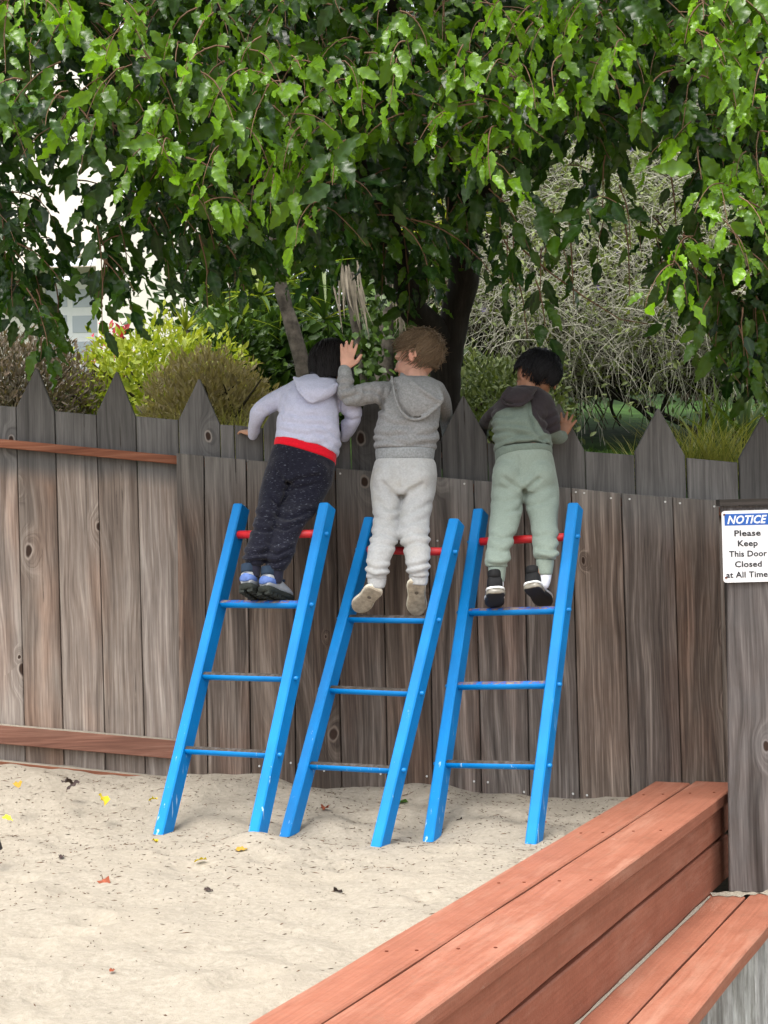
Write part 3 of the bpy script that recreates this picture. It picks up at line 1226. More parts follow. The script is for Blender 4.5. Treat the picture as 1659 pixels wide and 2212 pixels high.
# ================================================================== LEAVES
def leaf_template(n=9, width=.42, wave=.05, curl=.18, fold=.32, tooth=.2, phase=0.):
    """unit leaf: base at 0, tip at y = 1; returns verts (x, y, z), tris, rib weight"""
    V, rib = [], []
    idx = []
    for i in range(n):
        t = i / (n - 1)
        wv = width * .5 * math.sin(math.pi * min(1, t ** .82)) ** .85 * (1 - .28 * t)
        z0 = -curl * t * t
        if i in (0, n - 1):
            idx.append((len(V),))
            V.append((0, t, z0))
            rib.append(1)
            continue
        wl = wv * (1 + tooth * (1 if i % 2 else -1))
        wr = wv * (1 + tooth * (1 if (i + (1 if tooth > .15 else 0)) % 2 else -1))
        zl = fold * wl + wave * math.sin(i * 2.2 + phase)
        zr = fold * wr + wave * math.sin(i * 2.2 + 1.7 + phase)
        idx.append((len(V), len(V) + 1, len(V) + 2))
        V += [(0, t, z0), (-wl, t + .02, z0 + zl), (wr, t + .02, z0 + zr)]
        rib += [1, 0, 0]
    F = []
    for i in range(n - 1):
        a, b = idx[i], idx[i + 1]
        if len(a) == 1:
            F += [(a[0], b[0], b[1]), (a[0], b[2], b[0])]
        elif len(b) == 1:
            F += [(a[0], b[0], a[1]), (a[0], a[2], b[0])]
        else:
            F += [(a[0], b[0], b[1]), (a[0], b[1], a[1]), (a[0], a[2], b[2]), (a[0], b[2], b[0])]
    return np.array(V, dtype=np.float32), np.array(F, dtype=np.int32), np.array(rib, dtype=np.float32)


TPL = [leaf_template(11, .48, .05, .2, .30, .12, 0), leaf_template(11, .44, .065, .34, .38, .15, 1.3), leaf_template(9, .54, .05, .10, .24, .10, 2.1), leaf_template(11, .42, .08, .45, .45, .13, 4.)]
TPL_LO = leaf_template(4, .5, .02, .15, .3, 0, 0)


def leaves_mesh(name, pos, ax, nrm, ln, age, rn, tpls):
    """pos, ax (to the tip), nrm: (n,3); ln, age, rn: (n,)"""
    pos, ax, nrm = (np.asarray(x, dtype=np.float32) for x in (pos, ax, nrm))
    ln, age, rn = (np.asarray(x, dtype=np.float32) for x in (ln, age, rn))
    ax /= np.linalg.norm(ax, axis=1, keepdims=True) + 1e-9
    nrm = nrm - ax * np.sum(nrm * ax, 1, keepdims=True)
    nrm /= np.linalg.norm(nrm, axis=1, keepdims=True) + 1e-9
    sd_ = np.cross(ax, nrm)
    which = rng.integers(0, len(tpls), len(pos))
    VV, FF, A, Rn, Rb = [], [], [], [], []
    base = 0
    for k, (T, F, rb) in enumerate(tpls):
        s = which == k
        m_ = int(s.sum())
        if not m_:
            continue
        l = ln[s][:, None, None]
        V = pos[s][:, None, :] + l * (T[None, :, 0:1] * sd_[s][:, None, :] + T[None, :, 1:2] * ax[s][:, None, :] + T[None, :, 2:3] * nrm[s][:, None, :])
        VV.append(V.reshape(-1, 3))
        FF.append((F[None] + (np.arange(m_) * len(T))[:, None, None] + base).reshape(-1, 3))
        A.append(np.repeat(age[s], len(T)))
        Rn.append(np.repeat(rn[s], len(T)))
        Rb.append(np.tile(rb, m_))
        base += m_ * len(T)
    return fast_mesh(name, np.concatenate(VV), np.concatenate(FF), True, dict(age=np.concatenate(A), rnd=np.concatenate(Rn), rib=np.concatenate(Rb)))


def unit(v):
    v = np.asarray(v, dtype=float)
    return v / (np.linalg.norm(v) + 1e-9)


# ================================================================== THE BIG TREE
LOW = [(-250, 700), (-60, 730), (0, 725), (40, 760), (80, 790), (100, 720), (118, 600), (185, 560), (215, 670), (240, 690), (270, 590), (320, 545), (370, 580), (430, 640), (480, 665), (530, 650), (570, 640),
       (640, 640), (700, 600), (760, 620), (830, 655), (880, 650), (920, 620), (1000, 550), (1040, 560), (1090, 620), (1130, 660), (1180, 640), (1240, 600), (1300, 520), (1340, 560), (1390, 600),
       (1440, 640), (1490, 690), (1530, 760), (1580, 840), (1620, 900), (1659, 870), (1800, 820), (2100, 760)]
SPARSE = [(30, 310, 60, 30, .6), (110, 330, 50, 30, .65), (40, 430, 80, 36, .35), (95, 455, 60, 32, .35), (200, 490, 62, 55, .05), (150, 520, 60, 45, .1), (330, 230, 40, 28, .65), (310, 320, 36, 25, .65), (1240, 500, 210, 110, .10), (1390, 430, 140, 65, .06), (1180, 600, 220, 90, .10), (1420, 590, 120, 130, .14),
          (1530, 640, 90, 120, .5), (855, 480, 30, 40, .3), (960, 480, 45, 45, .3), (330, 620, 100, 40, .25), (1630, 90, 30, 30, .4), (80, 660, 70, 60, .6), (1560, 800, 90, 80, .5)]


def density(px, py):
    lo = float(np.interp(px, [a for a, b in LOW], [b for a, b in LOW]))
    if py > lo:
        return 0.
    d = 1.
    for x, y, a, b, k in SPARSE:
        q = ((px - x) / a) ** 2 + ((py - y) / b) ** 2
        if q < 1.6:
            d = min(d, k + (1 - k) * max(0, min(1, (q - .75) / .85)))
    if py > lo - 60:
        d *= .75
    return d


def make_tree():
    base = P(975, 960, 6.25)
    t = thing('leafy_tree', 'dark-trunked tree with drooping wavy green leaves overhanging the fence', 'tree', (base.x, base.y, hill_z(base.x, base.y)))
    loc = Vector(t.location)

    def pts(lst):
        return [P(x, y, d) - loc for x, y, d in lst]
    g = Geo()

    def branch(name, lst, rad):
        rows = catmull([tuple(p) + (r,) for p, r in zip(pts(lst), rad)], 6)
        V, F = tube([r[:3] for r in rows], [r[3] * (1 + .10 * noise.noise(Vector(r[:3]) * 7)) for r in rows], 12)
        V = [Vector(v) + Vector((noise.noise(v * 14), noise.noise(v * 14 + Vector((5, 0, 0))), 0)) * .012 for v in V]
        gg = Geo().add(V, F)
        return link(name, gg.mesh(name, True), t, M['bark'])
    branch('trunk', [(955, 1010, 6.3), (958, 930, 6.28), (963, 850, 6.26), (966, 760, 6.25), (980, 690, 6.24), (1000, 620, 6.2), (1002, 540, 6.15), (992, 450, 6.05), (975, 330, 5.9), (985, 180, 5.7), (1000, 0, 5.5), (1010, -250, 5.4)],
           [.072, .066, .060, .066, .062, .060, .054, .05, .045, .04, .035, .025])
    branch('branch', [(962, 745, 6.24), (930, 705, 6.18), (895, 668, 6.1), (876, 610, 6.0), (850, 520, 5.9), (800, 400, 5.7), (720, 280, 5.4), (600, 150, 5.1), (480, 30, 4.9), (380, -120, 4.8)],
           [.05, .056, .056, .05, .042, .036, .03, .026, .022, .016])
    branch('branch', [(1000, 560, 6.15), (1040, 430, 6.0), (1130, 330, 5.8), (1260, 260, 5.6), (1420, 235, 5.4), (1550, 300, 5.2), (1680, 340, 5.1)], [.034, .032, .030, .026, .022, .02, .014])
    branch('branch', [(850, 520, 5.9), (700, 470, 5.7), (520, 380, 5.5), (330, 300, 5.3), (120, 270, 5.2), (-80, 330, 5.1)], [.03, .026, .022, .02, .016, .01])
    branch('branch', [(985, 330, 5.9), (900, 200, 5.5), (850, 60, 5.1), (860, -150, 4.8)], [.03, .026, .022, .016])
    branch('branch', [(1420, 235, 5.4), (1500, 120, 5.2), (1560, -20, 5.0), (1640, -180, 4.9)], [.02, .018, .015, .01])

    LP, LA, LN, LL, LG, LR = [], [], [], [], [], []
    TW = []
    dn = np.array([0, 0, -1.])

    def sprig(a, d, ln, nl, size, age, droop=.8, twig=True):
        """a twig from a along d that bows down, with leaves hanging off both sides"""
        a = np.asarray(a, float)
        d = unit(d)
        side = unit(np.cross(d, [0, 0, 1.]) + rng.normal(0, .1, 3))
        path = []
        p = a.copy()
        dd = d.copy()
        k = 6
        for i in range(k + 1):
            path.append(p.copy())
            dd = unit(dd + dn * droop * .28 + rng.normal(0, .08, 3))
            p = p + dd * ln / k
        if twig:
            TW.append((path, .0022 if age > .5 else .0028))
        for j in range(nl):
            f = (j + .6) / nl
            i = min(int(f * k), k - 1)
            q = path[i] + (path[i + 1] - path[i]) * (f * k - i)
            s = side * (1 if j % 2 else -1)
            pet = .012 + .014 * rng.random()
            ax = unit(s * rng.uniform(.2, 1.0) + dn * rng.uniform(.45, 1.15) + d * .35 + rng.normal(0, .25, 3))
            if age < .4 and rng.random() < .25:
                ax = unit(ax + rng.normal(0, .7, 3))
            base_ = q + unit(ax + s * .5) * pet
            nr = unit(rng.normal(0, .55, 3) + np.array([0, -.75, .45]) + s * .25)
            l = size * rng.uniform(.6, 1.25) * (1 if age < .5 else .92)
            LP.append(base_)
            LA.append(ax)
            LN.append(nr)
            LL.append(l)
            LG.append(min(1, max(0, age + rng.normal(0, .13) + (.25 * f if age > .3 else 0))))
            LR.append(rng.random())
    # mature foliage through the crown's depth, inside the frame and a margin round it
    cnt = 0
    tries = 0
    while cnt < 2100 and tries < 30000:
        tries += 1
        px, py = rng.uniform(-330, 2000), rng.uniform(-260, 930)
        if rng.random() > min(density(px, py), max(density(px, py + 50), .12), max(density(px, py + 110), .4)):
            continue
        dep = rng.uniform(4.75, 6.7)
        if px > 1250 and py > 480:
            dep = rng.uniform(5.0, 5.9)
        a = P(px, py - 60, dep)
        d = np.array([rng.normal(0, 1), rng.normal(-.35, .6), rng.normal(.05, .35)])
        sprig(a, d, rng.uniform(.16, .34), int(rng.integers(6, 11)), rng.uniform(.068, .118), max(0, rng.normal(.06, .08)), rng.uniform(.6, 1.2), rng.random() < .75)
        cnt += 1
    n_mid = len(LP)
    # hanging sprays that make the ragged lower edge
    for x, y, n_ in ((50, 690, 5), (78, 745, 3), (20, 640, 4), (880, 640, 4), (920, 610, 4), (950, 570, 4), (990, 530, 3), (850, 600, 3), (230, 640, 5), (250, 600, 3), (420, 600, 4), (470, 610, 5), (545, 600, 4), (660, 560, 4), (720, 540, 4), (830, 590, 4), (1035, 520, 3), (1130, 600, 4), (1110, 560, 4), (1135, 690, 2),
                     (1200, 560, 3), (1330, 560, 3), (1400, 600, 4), (1440, 640, 3), (1480, 640, 4), (1530, 700, 5), (1590, 780, 6), (1625, 830, 5), (1560, 720, 4), (1640, 760, 5), (1500, 620, 3), (1290, 480, 3), (1380, 520, 3), (1420, 470, 3), (330, 560, 4),
                     (1180, 640, 3), (1360, 470, 3)):
        for _ in range(n_ if x < 1000 or x > 1490 else max(1, n_ // 2)):
            a = P(x + rng.normal(0, 22), y - 110 + rng.normal(0, 25), rng.uniform(4.9, 5.7) if not 640 < x < 1000 else rng.uniform(5.55, 6.1))
            sprig(a, [rng.normal(0, .5), rng.normal(0, .4), -.6], rng.uniform(.14, .26), int(rng.integers(4, 8)), rng.uniform(.075, .1), max(0, rng.normal(.1, .1)), 1.4)
    # long bare twigs across the opening on the right
    for path in (((1130, 540), (1190, 590), (1260, 640), (1340, 690), (1400, 700)), ((1070, 480), (1110, 560), (1130, 650), (1140, 730)), ((1345, 440), (1358, 540), (1360, 640)), ((1480, 600), (1510, 680), (1550, 760), (1600, 830)),
                 ((1230, 470), (1235, 560), (1240, 660)), ((1659, 560), (1600, 620), (1540, 650), (1490, 660))):
        TW.append(([np.array(P(x, y, 5.35)) for x, y in path], .0035))
    # pale new shoots at the front of the crown
    YOUNG = [(55, 30), (130, 45), (20, 60), (265, 105), (295, 190), (330, 300), (400, 215), (440, 240), (520, 215), (535, 290), (600, 185), (555, 150), (690, 260), (650, 320), (700, 370), (640, 150), (860, 65), (890, 85), (968, 45), (1050, 190), (1040, 270),
             (1130, 35), (1100, 180), (1000, 150), (1215, 175), (1290, 190), (1500, 40), (1535, 60), (1560, 240), (1600, 235), (1600, 400), (1560, 540), (1615, 480), (1510, 560), (1460, 620), (1645, 180), (1650, 30), (1170, 120), (1190, 50), (1265, 55), (470, 60),
             (440, 30), (760, 240), (345, 345), (520, 330), (250, 60), (1020, 60), (1340, 120), (1640, 330), (1580, 150), (730, 190), (860, 170), (1390, 60), (1530, 330), (370, 130), (1080, 330), (620, 420), (475, 370), (1640, 430), (1575, 460), (1480, 110), (1620, 70), (420, 470), (670, 500)]
    for x, y in YOUNG:
        for r_ in range(2):
            a = P(x + rng.normal(0, 16), y - 55 + rng.normal(0, 12), rng.uniform(4.35, 4.7))
            sprig(a, [rng.normal(0, .7), rng.normal(-.4, .3), rng.normal(-.1, .2)], rng.uniform(.13, .24), int(rng.integers(5, 9)), rng.uniform(.062, .088), rng.choice([.9, .75, .6, .45]), 1.15)
    for _ in range(230):          # half-grown green sprays, mid front
        px, py = rng.uniform(-60, 1720), rng.uniform(-80, 600)
        if rng.random() > min(density(px, py), density(px, py + 110)) * (1 if py < 400 else .3):
            continue
        sprig(P(px, py - 50, rng.uniform(4.45, 4.85)), [rng.normal(0, .8), rng.normal(-.4, .3), rng.normal(0, .2)], rng.uniform(.15, .28), int(rng.integers(6, 10)), rng.uniform(.075, .1), rng.choice([.1, .2, .35, .55, .75]), 1.0)
    LP, LA, LN = np.array(LP), np.array(LA), np.array(LN)
    LL, LG, LR = np.array(LL), np.array(LG), np.array(LR)
    # the 300 leaves that show largest are leaves of their own
    mid = LP + LA * LL[:, None] * .5
    pr = np.array([proj(p) for p in mid])
    infr = (pr[:, 0] > 10) & (pr[:, 0] < 1649) & (pr[:, 1] > 10) & (pr[:, 1] < 950)
    nn = LN / np.linalg.norm(LN, axis=1, keepdims=True)
    score = LL / (mid[:, 1] - .0) ** 3 * (.4 + np.abs(nn[:, 1])) * infr
    best = np.argsort(-score)[:300]
    rest = np.ones(len(LP), bool)
    rest[best] = False
    L0 = np.array(loc)
    tm = []
    for ag in (.12, .45, .8, 1.):
        for k in (0, 1):
            T, F, rb = TPL[k]
            me = fast_mesh('leaf', T, F, True, dict(age=np.full(len(T), ag), rnd=np.full(len(T), .25 + .5 * k), rib=rb))
            me.materials.append(M['leaf'])
            tm.append((ag, me))
    for i in best:
        k = int(np.argmin([abs(a - LG[i]) for a, _ in tm[::2]])) * 2 + (i % 2)
        o = bpy.data.objects.new('leaf', tm[k][1])
        COL.objects.link(o)
        o.parent = t
        ax = Vector(LA[i]).normalized()
        nr = Vector(LN[i])
        nr = (nr - ax * nr.dot(ax)).normalized()
        sdv = ax.cross(nr)
        mw = Matrix((sdv * LL[i], ax * LL[i], nr * LL[i])).transposed().to_4x4()
        mw.translation = Vector(LP[i]) - loc
        o.matrix_local = mw
    me = leaves_mesh('foliage', LP[rest] - L0, LA[rest], LN[rest], LL[rest], LG[rest], LR[rest], TPL)
    kind(link('foliage', me, t, M['leaf']), 'stuff')
    # the crown above and beside the picture, which shades the fence
    n = 15000
    X = rng.uniform(-2.4, 2.6, n)
    Y = rng.uniform(3.9, 7.2, n)
    Z = rng.uniform(2.55, 4.3, n)
    keep = ((X - .1) / 2.5) ** 2 + ((Y - 5.6) / 1.7) ** 2 + ((Z - 2.4) / 1.9) ** 2 < 1
    topz = CAMZ + (1145 + 190) / FPX * Y
    keep &= Z > topz
    keep &= ~((X < -.2) & (Y > 6.0))  # unseen left rear cut away so sun reaches the bushes
    p = np.stack([X, Y, Z], 1)[keep]
    n = len(p)
    me = leaves_mesh('upper_foliage', p - L0, rng.normal(0, .5, (n, 3)) + np.array([0, 0, -.8]), rng.normal(0, .6, (n, 3)) + np.array([0, -.3, .8]), rng.uniform(.09, .13, n), np.clip(rng.normal(.1, .15, n), 0, 1), rng.random(n), [TPL_LO])
    kind(link('upper_foliage', me, t, M['leaf']), 'stuff')
    g = Geo()
    for path, r in TW:
        n_ = len(path)
        g.tube([Vector(q) - loc for q in path], [r * (1 - .6 * i / (n_ - 1)) for i in range(n_)], 4, False)
    kind(link('twigs', g.mesh('twigs', True), t, M['twig']), 'stuff')
    print('tree leaves', len(LP), 'upper', n)
    return t


# ================================================================== BACKGROUND PLANTING AND HOUSE
M['bush_yellow'] = mat_leaf('yellow_bush_leaf', (.16, .24, .02), (.30, .38, .035), (.42, .46, .05), .5, .35, 0)
M['bush_brown'] = mat_leaf('brown_bush_leaf', (.19, .155, .08), (.34, .28, .145), (.46, .38, .21), .7, .35, 0)
M['bush_purple'] = mat_leaf('purple_bush_leaf', (.075, .07, .05), (.14, .115, .085), (.25, .175, .125), .7, .2, 0)
M['bush_dark'] = mat_leaf('dark_bush_leaf', (.018, .04, .01), (.04, .085, .018), (.11, .2, .03), .45, .25, 0)
M['bush_mid'] = mat_leaf('ground_bush_leaf', (.06, .09, .03), (.12, .155, .06), (.24, .29, .09), .6, .25, 0)
M['petal_red'] = mat_leaf('red_petal', (.35, .02, .035), (.5, .04, .07), (.5, .04, .07), .6, .3, 0)
M['petal_purple'] = mat_plain('purple_petal', (.22, .16, .55), .6, .2)
M['petal_white'] = mat_plain('white_petal', (.7, .68, .55), .7, .2)
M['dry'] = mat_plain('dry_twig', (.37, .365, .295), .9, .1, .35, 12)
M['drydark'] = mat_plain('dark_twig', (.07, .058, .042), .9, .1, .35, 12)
M['frond_dry'] = mat_plain('dry_frond', (.24, .21, .165), .85, .15, .35, 20)
M['frond'] = mat_leaf('frond_leaf', (.035, .075, .015), (.085, .15, .03), (.40, .42, .05), .45, .35, 0)
M['palmbark'] = mat_plain('palm_bark', (.085, .074, .062), .9, .15, .55, 22, .8)
M['stucco'] = mat_plain('white_stucco', (.62, .595, .53), .9, .2, .04, 8, .1)
M['trim'] = mat_plain('beige_trim', (.40, .35, .29), .8, .3, .06)
M['garage'] = mat_plain('garage_frame', (.72, .73, .74), .6, .3, .03)
M['pane'] = mat_plain('garage_pane', (.36, .40, .44), .25, .5, .05, 3)
M['roof'] = mat_plain('roof_tile', (.30, .16, .11), .9, .2, .2, 6)


def bush(name, label, cat, centre, rx, ry, rz, n, lsize, mat, age=(.3, .3), seed=0, up=.5, stems=14, lump=.35, group=None, spiky=False):
    r = np.random.default_rng(seed)
    cx, cy, cz = centre
    zb = hill_z(cx, cy)
    t = thing(name, label, cat, (cx, cy, zb), group)
    loc = np.array([cx, cy, zb])
    d = r.normal(0, 1, (n, 3))
    d /= np.linalg.norm(d, axis=1, keepdims=True)
    rad = r.random(n) ** .35
    ph = np.array([noise.noise(Vector((q[0] * 2.3 + seed, q[1] * 2.3, q[2] * 2.3))) for q in d])
    ph2 = np.array([noise.noise(Vector((q[0] * 6 + seed, q[1] * 6, q[2] * 6))) for q in d])
    rad = rad * (1 + lump * ph + lump * .7 * ph2)
    p = np.array(centre) + d * rad[:, None] * np.array([rx, ry, rz])
    ok = p[:, 2] > zb - .05
    p, d, rad, ph2 = p[ok], d[ok], rad[ok], ph2[ok]
    m_ = len(p)
    ax = d * .8 + np.array([0, 0, up]) + r.normal(0, .55, (m_, 3))
    nr = d + r.normal(0, .6, (m_, 3)) + np.array([0, 0, .4])
    ag = np.clip(r.normal(age[0], age[1], m_) + .35 * (rad - .75) + ph2 * .5, 0, 1)
    tp = [leaf_template(4, .34 if spiky else .5, .02, .1, .3, 0)]
    me = leaves_mesh('foliage', p - loc, ax, nr, r.uniform(.6, 1.3, m_) * lsize, ag, r.random(m_), tp)
    kind(link('foliage', me, t, mat), 'stuff')
    g = Geo()
    for _ in range(stems):
        e = Vector(centre) + Vector((r.normal(0, rx * .5), r.normal(0, ry * .5), r.uniform(0, rz * .8)))
        s = Vector((cx + r.normal(0, rx * .15), cy + r.normal(0, ry * .15), zb - .03))
        mid = s.lerp(e, .5) + Vector((r.normal(0, .06), r.normal(0, .06), .05))
        g.tube([s - Vector(loc), mid - Vector(loc), e - Vector(loc)], [.014, .009, .003], 5, False)
    kind(link('stems', g.mesh('stems', True), t, M['drydark']), 'stuff')
    return t


def ribbon(g, pts, width, side, taper=True, mi=0, fold=.25):
    """a folded strap leaf along pts"""
    n = len(pts)
    V, F = [], []
    for i, p in enumerate(pts):
        f = i / (n - 1)
        wd = width * (.5 if not taper else .5 * (1 - f ** 2.2) * (0.45 + .55 * min(1, f * 5)))
        s = Vector(side)
        up = Vector((0, 0, 1)) if abs(s.z) < .9 else Vector((0, 1, 0))
        V += [Vector(p) - s * wd + up * wd * fold, Vector(p) - up * wd * .1, Vector(p) + s * wd + up * wd * fold]
    for i in range(n - 1):
        a, b = i * 3, i * 3 + 3
        F += [(a, a + 1, b + 1, b), (a + 1, a + 2, b + 2, b + 1)]
    g.add(V, F, mi)


def rosette(name, label, cat, c, n, ln, wd, mat, seed=0, droop=1., up=.9, trunk=0., spread=1., group=None, age=.3):
    r = random.Random(seed)
    zb = c.z - trunk
    t = thing(name, label, cat, (c.x, c.y, zb), group)
    for k in range(n):
        a = 2 * math.pi * k / n * 2.4 + r.uniform(-.3, .3)
        el = r.uniform(-.25, 1.15) * up
        d = Vector((math.cos(a) * math.cos(el) * spread, math.sin(a) * math.cos(el) * spread, math.sin(el)))
        L = ln * r.uniform(.75, 1.1)
        pts = []
        p = Vector((0, 0, trunk))
        for i in range(7):
            pts.append(p.copy())
            p = p + d * L / 6
            d = (d + Vector((0, 0, -.10 * droop))).normalized()
        s = Vector((-math.sin(a), math.cos(a), 0))
        g = Geo()
        ribbon(g, pts, wd * r.uniform(.8, 1.15), s)
        me = g.mesh('strap_leaf', True)
        for nm, v in (('age', min(1, max(0, r.gauss(age, .2)))), ('rnd', r.random()), ('rib', 0)):
            at = me.attributes.new(nm, 'FLOAT', 'POINT')
            at.data.foreach_set('value', np.full(len(me.vertices), v, dtype=np.float32))
        link('strap_leaf', me, t, mat)
    if trunk > .02:
        g = Geo()
        g.tube([(0, 0, -.05), (0, 0, trunk * .5), (0, 0, trunk)], [.03, .025, .028], 8)
        link('stem', g.mesh('stem', True), t, M['palmbark'])
    return t


def make_tangle():
    """the big dry shrub on the right: thousands of thin hanging stems"""
    r = np.random.default_rng(5)
    D0 = 8.2
    c = P(1400, 640, D0)
    zb = hill_z(c.x, c.y)
    t = thing('tangled_shrub', 'huge grey-green shrub of tangled dry hanging stems with purple flecks, uphill of the fence', 'shrub', (c.x, c.y, zb))
    loc = Vector((c.x, c.y, zb))

    def surf(px, py):
        # nearest to us in the middle of the mound, further towards its top
        return D0 - .55 * max(0, 1 - ((px - 1400) / 520) ** 2) + max(0, (640 - py)) / 520 * 1.5 + max(0, py - 760) / 150 * .35
    GA, GB = [[], []], [[], []]
    base = [0, 0]
    LPs, LAs, LNs = [], [], []
    FPs = []
    for k in range(8200):
        px, py = r.uniform(960, 1800), r.uniform(250, 850)
        edge = 800 + 40 * math.sin(px * .017) - (70 if px < 1080 else 0)
        if py > edge:
            continue
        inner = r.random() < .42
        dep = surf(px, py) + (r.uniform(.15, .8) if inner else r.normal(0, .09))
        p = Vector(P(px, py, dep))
        d = Vector((r.normal(0, .75), r.normal(-.25, .4), r.normal(.25 if py < 560 else -.1, .55))).normalized()
        L = r.uniform(.18, .5)
        pts = []
        for i in range(7):
            pts.append(p - loc)
            p = p + d * L / 6
            d = (d + Vector((r.normal(0, .22), r.normal(0, .18), -.26 + r.normal(0, .15)))).normalized()
        rad = r.uniform(.0010, .0030) if not inner else r.uniform(.003, .008)
        V, F = tube(pts, [rad * (1 - .5 * i / 6) for i in range(7)], 3, False)
        j = 1 if inner else 0
        GA[j] += [tuple(v) for v in V]
        GB[j] += [tuple(i + base[j] for i in f) for f in F]
        base[j] += len(V)
        lf = .9 if py < 520 else .5
        if not inner and r.random() < lf:
            for _ in range(int(r.integers(4, 13))):
                q = pts[int(r.integers(0, 7))] + Vector(r.normal(0, .02, 3))
                LPs.append(q)
                LAs.append(r.normal(0, .7, 3) + np.array([0, -.2, .2]))
                LNs.append(r.normal(0, .6, 3) + np.array([0, -.6, .6]))
        if not inner and r.random() < .012:
            FPs.append(pts[3])
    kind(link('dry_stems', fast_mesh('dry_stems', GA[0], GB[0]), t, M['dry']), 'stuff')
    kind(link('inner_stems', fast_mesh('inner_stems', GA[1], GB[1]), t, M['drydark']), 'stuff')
    n = len(LPs)
    me = leaves_mesh('foliage', LPs, LAs, LNs, r.uniform(.02, .045, n), np.clip(r.normal(.55, .3, n), 0, 1), r.random(n), [leaf_template(4, .5, .02, .1, .3, 0)])
    kind(link('foliage', me, t, M['bush_mid']), 'stuff')
    g = Geo()
    for q in FPs[:26]:
        for a in range(5):
            an = a * 1.2566
            V = [q, q + Vector((math.cos(an) * .012, -.004, math.sin(an) * .012)), q + Vector((math.cos(an + .6) * .017, -.008, math.sin(an + .6) * .017)), q + Vector((math.cos(an + 1.2) * .012, -.004, math.sin(an + 1.2) * .012))]
            g.add(V, [(0, 1, 2, 3)])
    kind(link('purple_flowers', g.mesh('purple_flowers'), t, M['petal_purple']), 'stuff')
    # dark core mesh standing in for the shade deep among the stems
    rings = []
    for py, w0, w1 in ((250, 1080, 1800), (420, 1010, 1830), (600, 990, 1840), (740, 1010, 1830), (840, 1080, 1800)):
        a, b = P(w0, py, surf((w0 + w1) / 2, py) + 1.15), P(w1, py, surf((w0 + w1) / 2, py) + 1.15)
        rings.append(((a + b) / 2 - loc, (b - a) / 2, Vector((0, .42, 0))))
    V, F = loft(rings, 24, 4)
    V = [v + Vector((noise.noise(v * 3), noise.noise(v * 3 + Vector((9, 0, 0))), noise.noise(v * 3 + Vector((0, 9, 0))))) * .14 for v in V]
    link('shade_core', Geo().add(V, F).mesh('shade_core', True), t, M['core'])
    # old crooked limbs showing below
    for pts_, r0 in ((((1240, 860), (1300, 850), (1370, 870), (1440, 900), (1500, 930)), .022), (((1180, 830), (1260, 835), (1330, 850), (1400, 900), (1440, 960)), .016), (((1560, 830), (1540, 880), (1500, 940), (1480, 990)), .02),
                     (((1330, 840), (1320, 880), (1340, 920)), .01), (((1450, 840), (1430, 890), (1440, 950)), .014), (((1600, 820), (1585, 900), (1590, 980)), .016)):
        rows = catmull([tuple(P(x, y, 7.9) - loc) for x, y in pts_], 4)
        V, F = tube([Vector(q) for q in rows], [r0 * (1 - .4 * i / len(rows)) for i in range(len(rows))], 7)
        link('limb', Geo().add(V, F).mesh('limb', True), t, M['bark'])
    return t


def grass_clump(name, label, cat, spots, n, h, mat, seed, age=(.2, .2), width=.006):
    r = random.Random(seed)
    g = Geo()
    c0 = None
    ages = []
    for k in range(n):
        c, s = spots[k % len(spots)]
        p = Vector((c.x + r.gauss(0, s), c.y + r.gauss(0, s * .6), 0))
        p.z = hill_z(p.x, p.y) - .01
        if c0 is None:
            c0 = p.copy()
        a = r.uniform(0, 6.28)
        d = Vector((math.cos(a) * .35, math.sin(a) * .35, 1)).normalized()
        L = h * r.uniform(.5, 1.15)
        pts = []
        q = p - c0
        for i in range(5):
            pts.append(q.copy())
            q = q + d * L / 4
            d = (d + Vector((math.cos(a) * .16, math.sin(a) * .16, -.14))).normalized()
        n0 = len(g.v)
        ribbon(g, pts, width * r.uniform(.7, 1.4), Vector((-math.sin(a), math.cos(a), 0)))
        ages += [(min(1, max(0, r.gauss(*age))), r.random())] * (len(g.v) - n0)
    me = g.mesh(name, True)
    for nm, arr in (('age', [a for a, b in ages]), ('rnd', [b for a, b in ages]), ('rib', [0] * len(ages))):
        at = me.attributes.new(nm, 'FLOAT', 'POINT')
        at.data.foreach_set('value', np.array(arr, dtype=np.float32))
    o = link(name, me, None, mat)
    o.location = c0
    return tag(o, label, cat)


